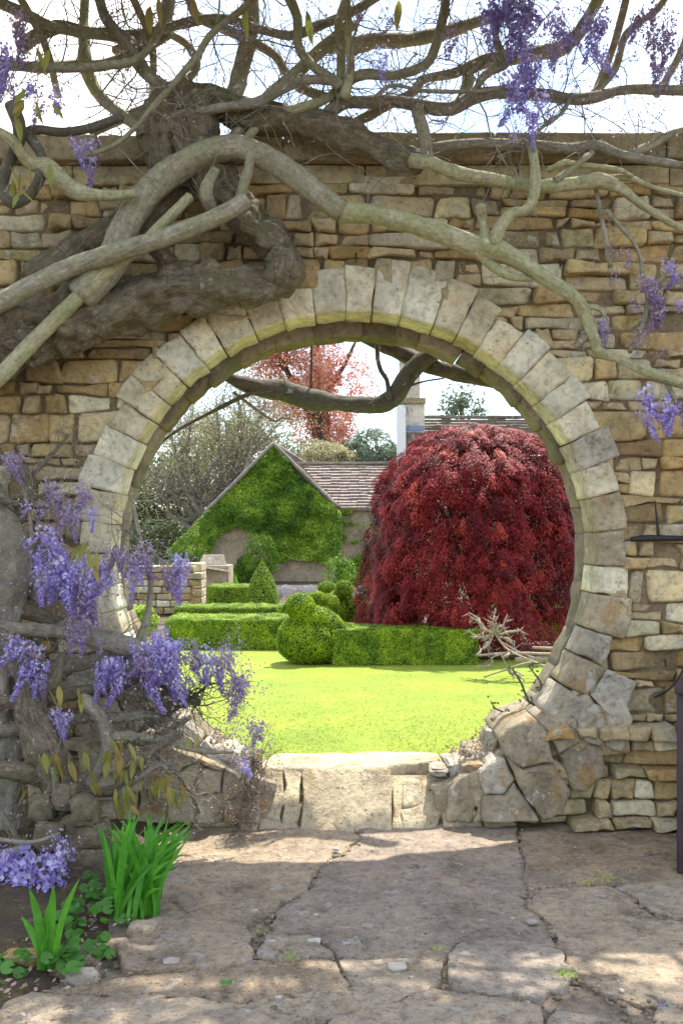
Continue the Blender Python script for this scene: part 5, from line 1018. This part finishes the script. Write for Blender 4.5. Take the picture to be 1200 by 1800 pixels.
for k, (pts, Y) in enumerate([
 ([(-40,1100,12),(20,1104,12),(70,1108,13),(115,1112,12),(180,1125,18),(225,1138,18),(262,1148,12)], 4.35),
 ([(-40,1240,14),(20,1235,14),(80,1230,14),(150,1215,12),(220,1200,11),(250,1180,9)], 4.32),
 ([(-40,1290,12),(30,1280,13),(90,1270,12),(150,1262,10),(200,1262,10),(262,1256,10),(300,1262,7)], 4.36),
 ([(190,1292,9),(280,1300,8),(345,1318,6),(410,1322,4)], 4.30), ([(195,1310,7),(250,1302,8),(290,1285,7),(330,1262,6)], 4.42),
 ([(-40,1350,16),(35,1356,18),(75,1370,18),(105,1390,16),(150,1392,11),(205,1388,10),(240,1350,8),(270,1320,7),(320,1290,5)], 4.18),
 ([(145,1225,10),(165,1245,13),(185,1275,14),(190,1320,13),(160,1370,11),(140,1410,12)], 4.28), ([(70,1300,10),(75,1240,11),(100,1190,10),(110,1150,8)], 4.42),
 ([(60,1130,10),(80,1100,9),(65,1060,9),(55,1000,10),(80,950,9),(110,930,8),(120,890,7)], 4.50), ([(-30,960,14),(10,935,13),(40,900,12),(55,860,10),(40,820,8)], 4.45),
 ([(38,845,3),(52,900,3),(57,960,3.5),(57,1010,3)], 4.25), ([(232,875,3),(245,940,4),(262,1000,4.5),(264,1050,5),(255,1100,8),(240,1150,10),(235,1200,9)], 4.42), ([(222,930,2.5),(250,955,2.5),(290,990,2.5)], 4.42),
 ([(-20,870,6),(25,885,6),(70,872,4),(105,855,3)], 4.36), ([(40,1500,5),(80,1460,6),(100,1400,7),(95,1350,6)], 4.12), ([(200,1150,10),(235,1180,12),(260,1220,10),(300,1240,8)], 4.38),
 ([(-30,1180,15),(30,1170,16),(90,1175,14),(150,1165,12),(200,1150,10)], 4.45), ([(-30,1020,18),(20,1060,18),(80,1085,14),(130,1120,12)], 4.46), ([(100,1110,8),(130,1080,8),(140,1030,7),(190,1000,6),(205,960,5)], 4.42),
 ([(-20,1515,9),(20,1500,10),(50,1490,8)], 4.05), ([(5,1430,4),(40,1490,4),(60,1530,4)], 4.1), ([(240,1300,4),(300,1350,4),(340,1400,3),(350,1430,3)], 4.3), ([(205,1400,5),(240,1370,5),(280,1345,4),(300,1360,3)], 4.15),
 ([(55,1330,9),(50,1260,9),(75,1215,8)], 4.3), ([(110,1215,9),(160,1200,9),(230,1228,8),(300,1218,6),(350,1232,5)], 4.4), ([(-10,780,5),(40,840,5),(90,800,4),(120,765,3)], 4.5)]): bl(pts, Y, ['bark_grey', 'bark_old', 'bark_grey', 'bark'][k % 4], lump=.25, seg=10, n=8)
lp = allb[nb:]; tips = []
tag(grow_twigs(lp, 620, .24, wl, 'bark_grey', 51, r=.0019, tips=tips), kind='stuff')
hubs = [np.array([[*P(240, 1290, 4.35), .01], [*P(320, 1240, 4.35), .008], [*P(370, 1200, 4.33), .006]]), np.array([[*P(250, 1180, 4.35), .01], [*P(300, 1215, 4.35), .008], [*P(350, 1240, 4.33), .006]])]
hubs = [crom(h_, 6) for h_ in hubs]
for h_ in hubs: V, Fc = tube_arr(h_, raw=True, seg=6); link('branch', mesh_np('branch', V, Fc), M['bark_dark'], wl)
tag(grow_twigs(hubs, 150, .24, wl, 'bark_dark', 52, r=.0020, tips=tips), kind='stuff')
tips = np.array(tips); n = 2600; sel = tips[rng.integers(len(tips), size=n)]+rng.normal(size=(n, 3))*.03
scatter('buds', sel, unit(n), .013*rng.uniform(.5, 1.4, n), M['flower_dry'], wl)['kind'] = 'stuff'
n = 2200; ctr = [P(px, py, 4.3) for px, py in [(385,1160),(410,1185),(430,1215),(400,1140),(150,1060),(230,1020),(190,980),(300,1000),(130,880),(445,1300),(420,1280),(60,1020),(250,1190)]]
sel = np.array(ctr)[rng.integers(len(ctr), size=n)]+rng.normal(size=(n, 3))*[.05, .05, .045]; scatter('blossom_specks', sel, unit(n), .012*rng.uniform(.5, 1.4, n), M['flower_dull'], wl)['kind'] = 'stuff'
for px, py, s, kd, n_ in [(85,960,.8,'f',2),(118,965,1.0,'f',3),(150,985,.8,'f',2),(70,1000,.8,'f',2),(155,1030,1.0,'d',3),(160,1060,.9,'d',3),(208,1010,.7,'f',2),(205,960,.8,'d',3),(235,970,.7,'f',2),(75,875,.7,'s',3),(130,885,.7,'s',3),(150,860,.7,'d',3),(100,900,.7,'d',3),(318,985,.8,'f',1),(308,990,.8,'d',3),(285,990,.7,'y',2),
   (35,1130,.9,'f',2),(60,1155,.8,'f',2),(15,1115,.7,'d',2),(70,1175,.6,'d',2),(185,1155,.9,'f',3),(210,1170,.9,'f',3),(178,1190,.7,'f',1),(275,1135,1.0,'f',3),(300,1150,1.0,'f',3),(262,1150,.7,'f',1),(290,1185,.8,'f',2),(355,1145,.7,'f',2),(372,1170,.8,'f',2),(395,1160,.8,'d',4),(415,1180,.7,'d',3),(425,1200,.6,'y',3),(100,1235,.7,'f',2),
   (432,1335,.6,'f',2),(450,1275,.7,'d',2),(445,1310,.6,'y',2),(10,790,.7,'d',2),(15,810,.6,'s',1),(420,1250,.6,'y',3),(60,1225,.5,'y',2)]: flower(px, py, 4.22, s, kd, par=wl, n=n_)
for px, py, s, kd, n_ in [(60,940,.9,'f',2),(100,1000,1.0,'f',3),(135,1010,.9,'f',2),(180,1000,.8,'d',3),(130,1090,.6,'d',2),(250,960,.8,'d',2),(325,970,.7,'f',2),(270,1120,.9,'f',3),(305,1130,.9,'f',3),(240,1160,.8,'d',3),(340,1130,.7,'d',3),(385,1140,.8,'d',4),(405,1200,.7,'d',3),(50,1120,.8,'d',3),(195,1150,.8,'f',2),(160,890,.6,'f',1),(110,865,.7,'d',3),(330,1180,.7,'d',3)]: flower(px, py, 4.2, s, kd, par=wl, n=n_)
for px, py, s, kd, n_ in [(35,1495,1.5,'f',4),(65,1510,1.3,'f',3),(12,1530,1.4,'f',4),(95,1470,.8,'s',3),(110,1490,.7,'s',2),(20,1590,.9,'d',3),(50,1560,.8,'f',2)]: flower(px, py, 3.75, s, kd, par=wl, n=n_, jit=16)
br([(-60,1450,5),(0,1475,5),(60,1480,4),(105,1465,3)], 3.78, 'bark_grey', par=wl, seg=6)
# large young leaflets
def leaflet(seed):
    g = np.random.default_rng(seed); n_ = 7; t_ = np.linspace(0, 1, n_); wd = .30*np.sin(t_**.8*PI)**.9+.01; z = -.35*t_**2*g.uniform(.3, 1.2); V = []
    for a_, b_, c_ in zip(t_, wd, z): V += [(-b_/2, a_, c_-.06*b_), (0, a_, c_+.04), (b_/2, a_, c_-.06*b_)]
    i_ = np.arange(n_-1)*3; Q = np.concatenate([np.stack([i_, i_+1, i_+4, i_+3], 1), np.stack([i_+1, i_+2, i_+5, i_+4], 1)]); return mesh_np('leaf', np.array(V), [Q])
LM = [leaflet(k) for k in range(5)]
for m_ in LM: m_.materials.append(M['young_leaf'])
def put_leaf(mesh, par, p, d, s, roll=0, name='leaf'):
    d = Vector([float(v) for v in d]).normalized(); q = d.to_track_quat('Y', 'Z'); o = bpy.data.objects.new(name, mesh); COL.objects.link(o); o.parent = par
    o.location = Vector([float(v) for v in p])-par.location; o.rotation_mode = 'QUATERNION'; from mathutils import Quaternion; o.rotation_quaternion = q @ Quaternion((0, 1, 0), roll); o.scale = (s, s, s); return o
g = np.random.default_rng(12)
for px, py, m_ in [(85,1325,5),(115,1340,4),(140,1315,3),(195,1320,5),(215,1345,5),(235,1330,4),(280,1375,6),(300,1370,4),(260,1370,3),(210,1385,5),(225,1400,4),(165,1370,3),(110,1395,4),(75,1395,3),(100,1215,3),(95,1225,2),(35,1470,3),(150,1210,2),(205,1325,4), (345,1300,3), (160,975,3), (140,960,2)]:
    for q in range(m_): put_leaf(LM[g.integers(5)], wl, P(px+g.normal()*12, py+g.normal()*10, 4.08+g.normal()*.03), (g.normal()*.45, g.normal()*.4-.1, -1), g.uniform(.055, .10), g.uniform(-1, 1)+PI/2*g.choice([0, .5]))
for px, py, m_ in [(60,180,3),(80,95,3),(30,200,2),(20,300,3),(60,290,2),(42,335,2),(40,150,2)]:
    for q in range(m_): put_leaf(LM[g.integers(5)], ws, P(px+g.normal()*12, py+g.normal()*10, 4.2), (g.normal()*.6, g.normal()*.4-.1, -1), g.uniform(.07, .11), g.uniform(-1, 1))
for px, py in [(280,-5),(215,0),(340,-5),(430,10),(385,-8),(540,20),(700,0),(265,10)]: put_leaf(LM[g.integers(5)], ws, P(px, py, 4.3), (g.normal()*.15, 0, -1), .14, g.uniform(-1, 1))

# ------------------------------------------------------------------ plants in the bed
def blade(base, tip, width, seed, sag=.25):
    g = np.random.default_rng(seed); base = np.array(base); tip = np.array(tip); n_ = 9; t_ = np.linspace(0, 1, n_); mid = (base+tip)/2+np.array([0, 0, .25*np.linalg.norm(tip-base)*sag*1.6])-np.array([(tip-base)[0], (tip-base)[1], 0])*g.uniform(.1, .45)
    C = ((1-t_)**2)[:, None]*base+(2*t_*(1-t_))[:, None]*mid+(t_**2)[:, None]*tip; T = np.gradient(C, axis=0); a_ = g.normal()*.5; s_ = np.array([math.cos(a_), math.sin(a_), 0.]); wd = width*np.minimum(1, (1-t_)*4+.12)*(.75+.25*np.sin(t_*PI)); nn = np.cross(T, s_); nn /= np.linalg.norm(nn, axis=1)[:, None]
    V = np.stack([C-s_*wd[:, None]/2, C+nn*wd[:, None]*.15, C+s_*wd[:, None]/2], 1).reshape(-1, 3); i_ = np.arange(n_-1)*3
    return mesh_np('leaf', V, [np.concatenate([np.stack([i_, i_+1, i_+4, i_+3], 1), np.stack([i_+1, i_+2, i_+5, i_+4], 1)])])
dc = empty('daffodil_clump', G(232, 1612), 'large clump of bright green strap leaves beside the knobbly trunk', 'plant', 'daffodil clumps in the bed'); g = np.random.default_rng(2)
for k in range(78):
    u = g.random(); b_ = G(192+88*g.random(), 1580+45*g.random(), .01); tx = 176+172*u+g.normal()*8; ty = 1424+g.random()*75+(60*abs(u-.35) if g.random() < .4 else 0); t_ = P(tx, ty, b_[1]+g.normal()*.10+.1)
    link('leaf', blade(b_, t_, g.uniform(.014, .024), k), M['daff'], dc)
for tx, ty in [(300,1535),(292,1560),(270,1540),(305,1510),(190,1560),(330,1445),(340,1440)]: b_ = G(240+g.normal()*8, 1612, .01); link('leaf', blade(b_, P(tx, ty, b_[1]-.05), .026, tx, .6), M['daff'], dc)
dc2 = empty('daffodil_clump', G(82, 1706), 'small tuft of a few broad green leaves nearest the camera in the bed', 'plant', 'daffodil clumps in the bed')
for tx, ty in [(52,1562),(95,1555),(140,1545),(38,1610),(118,1612),(110,1660),(60,1600),(85,1590)]: b_ = G(78+g.normal()*6, 1705, .01); link('leaf', blade(b_, P(tx, ty, b_[1]+.02), .026, tx, .3), M['daff'], dc2)
def disc(seed):
    g = np.random.default_rng(seed); a_ = np.linspace(0.25, 2*PI-.25, 12); r_ = .5*(1+.05*np.sin(a_*5)); V = np.vstack([[0, 0, 0], np.c_[r_*np.cos(a_), r_*np.sin(a_), .06+.05*np.sin(a_*3+seed)]]); return mesh_np('leaf', V, [np.array([(0, i_, i_+1) for i_ in range(1, 12)])])
DM = [disc(k) for k in range(4)]
for m_ in DM: m_.materials.append(M['round_leaf'])
for cx_, cy_, sx, sy, n_, lb in [(215,1605,38,18,46,'low round leaved ground cover around the big strap leaf clump'), (120,1710,32,18,30,'round leaved ground cover at the foot of the small tuft'), (15,1725,28,14,22,'round leaved ground cover at the bottom left of the bed'), (165,1600,30,30,30,'ground cover leaves against the knobbly trunk foot'), (120,1640,30,25,24,'ground cover between the two strap leaf clumps'), (180,1690,16,10,9,'little green seedling at the edge of the paving')]:
    e = empty('ground_cover_plant', G(cx_, cy_), lb, 'plant', 'ground cover plants in the bed')
    for q in range(n_): z_ = g.uniform(.02, .07); p = G(cx_+g.normal()*sx*.6, cy_+g.normal()*sy*.6, 0)+[0, 0, z_]; o = put_leaf(DM[g.integers(4)], e, p, (g.normal()*.5, 1, g.normal()*.4+.5), g.uniform(.03, .05), g.normal()*.4)
for k, (px, py, n_) in enumerate([(995,1722,60),(1068,1553,40),(1030,1556,20),(510,1690,30),(770,1672,16),(700,1400,10), (460,1645,10)]):
    c = G(px, py) if py > 1450 else P(700, 1400, 4.58); C = np.array(c)+rng.normal(size=(n_, 3))*[.022, .022, .004]+[0, 0, .018]; e = empty('weed', c); scatter('leaves', C, unit(n_)+[0, 0, 1], .012, M['ivy'], e, .6+rng.random(n_)*.3); tag(e, ['bushy green weed in the joint near the lower right', 'green weed in the joint below the right jamb', 'moss sprig left of the weed below the jamb', 'moss under the two flat pale stone fragments', 'sprig in the crack left of the raised slab', 'yellow green sprig in the hollow of the step', 'sprig in the dark diagonal crack'][k], 'weed', 'weeds in the paving joints')
# edging stones
for k, (px, py, rx, ry, mt) in enumerate([(30,1695,.07,.05,'wall_stone'),(150,1688,.06,.045,'paving'),(195,1672,.06,.04,'paving'),(145,1724,.05,.025,'pebble'),(250,1640,.05,.04,'paving')]):
    c = G(px, py); o = add_rock('edging_stone', M[mt], None, (c[0], c[1], .012), (rx, ry, .025), k+90, amp=.2, n=12); tag(o, ['reddish edging stone at the left edge of the picture below the blossom', 'brown edging stone between the tuft and the paving', 'brown flat edging stone under the seedling', 'pale flat edging stone at the paving corner', 'edging stone just below the big leaf clump'][k], 'stone', 'edging stones of the bed')
# dry plant left of the sill
dp = empty('dry_plant', (*P(440, 1440, 4.5)[:2], 0), 'dry brown seed headed plant growing at the left end of the step', 'plant')
stm = [crom(np.array([[*P(430+g.normal()*10, 1440, 4.52), .003], [*P(440+g.normal()*20, 1380, 4.5), .003], [*P(450+g.normal()*25, 1300+g.random()*40, 4.5), .002]]), 6) for _ in range(14)]; tips = []
mb = MB()
for s_ in stm: V, Fc = tube_arr(s_, raw=True, seg=4); mb.add(V, Fc)
mb.build('stems', M['bark_grey'], dp); grow_twigs(stm, 120, .09, dp, 'bark_dark', 5, r=.0012, tips=tips); tips = np.array(tips); n = 2200; sel = tips[rng.integers(len(tips), size=n)]+rng.normal(size=(n, 3))*.012
scatter('seed_heads', sel, unit(n), .010*rng.uniform(.5, 1.4, n), M['dryplant'], dp)
# bramble sprig on the right edge
bs_ = empty('bramble_sprig', (*P(930, 1280, 4.9)[:2], .3), 'dark leaved sprig rooted on the right inner edge of the gate', 'plant'); paths = []
for pts in ([(860,1298,2),(868,1275,2),(862,1262,1.5)], [(905,1275,2),(890,1255,2),(870,1245,1.5),(862,1232,1)], [(935,1245,2.5),(925,1225,2),(915,1200,2),(900,1175,1.5)], [(945,1225,2),(950,1200,2),(930,1170,1),(960,1165,1)]):
    q = [[*P(px, py, 4.92), r_*4.92/F] for px, py, r_ in pts]; V, Fc = tube_arr(q, 6, 5); link('stem', mesh_np('stem', V, Fc), M['bark_dark'], bs_); paths.append(crom(q, 8))
grow_twigs(paths, 26, .05, bs_, 'bark_dark', 8, r=.0012); pp = np.concatenate(paths)[:, :3]; n = 90; C = pp[rng.integers(len(pp), size=n)]+rng.normal(size=(n, 3))*.018; scatter('leaves', C, unit(n), .022, M['darkgreen'], bs_, rng.random(n)*.6)
# debris along the foot of the arch
n = 700; a_ = np.concatenate([rng.uniform(-64, -52, n//2), rng.uniform(232, 246, n//2)])*PI/180; C = np.stack([CX+1.13*np.cos(a_), rng.uniform(4.68, 5.1, n), CZ+1.13*np.sin(a_)+.01], 1); tag(scatter('dry_litter', C+rng.normal(size=(n, 3))*.015, unit(n)+[0, 0, .5], .02, M['dryplant']), 'dry leaf litter caught in the bottom of the round gate', 'litter', kind='stuff')

n = 1500; C = np.stack([rng.uniform(-1.6, -.72, n), rng.uniform(2.3, 4.6, n), np.full(n, .035)], 1); tag(scatter('fallen_litter', C, unit(n)*.6+[0, 0, 1], .022*rng.uniform(.4, 1.3, n), M['dryplant']), 'dry leaf scraps and husks strewn over the planting bed', 'litter', kind='stuff')
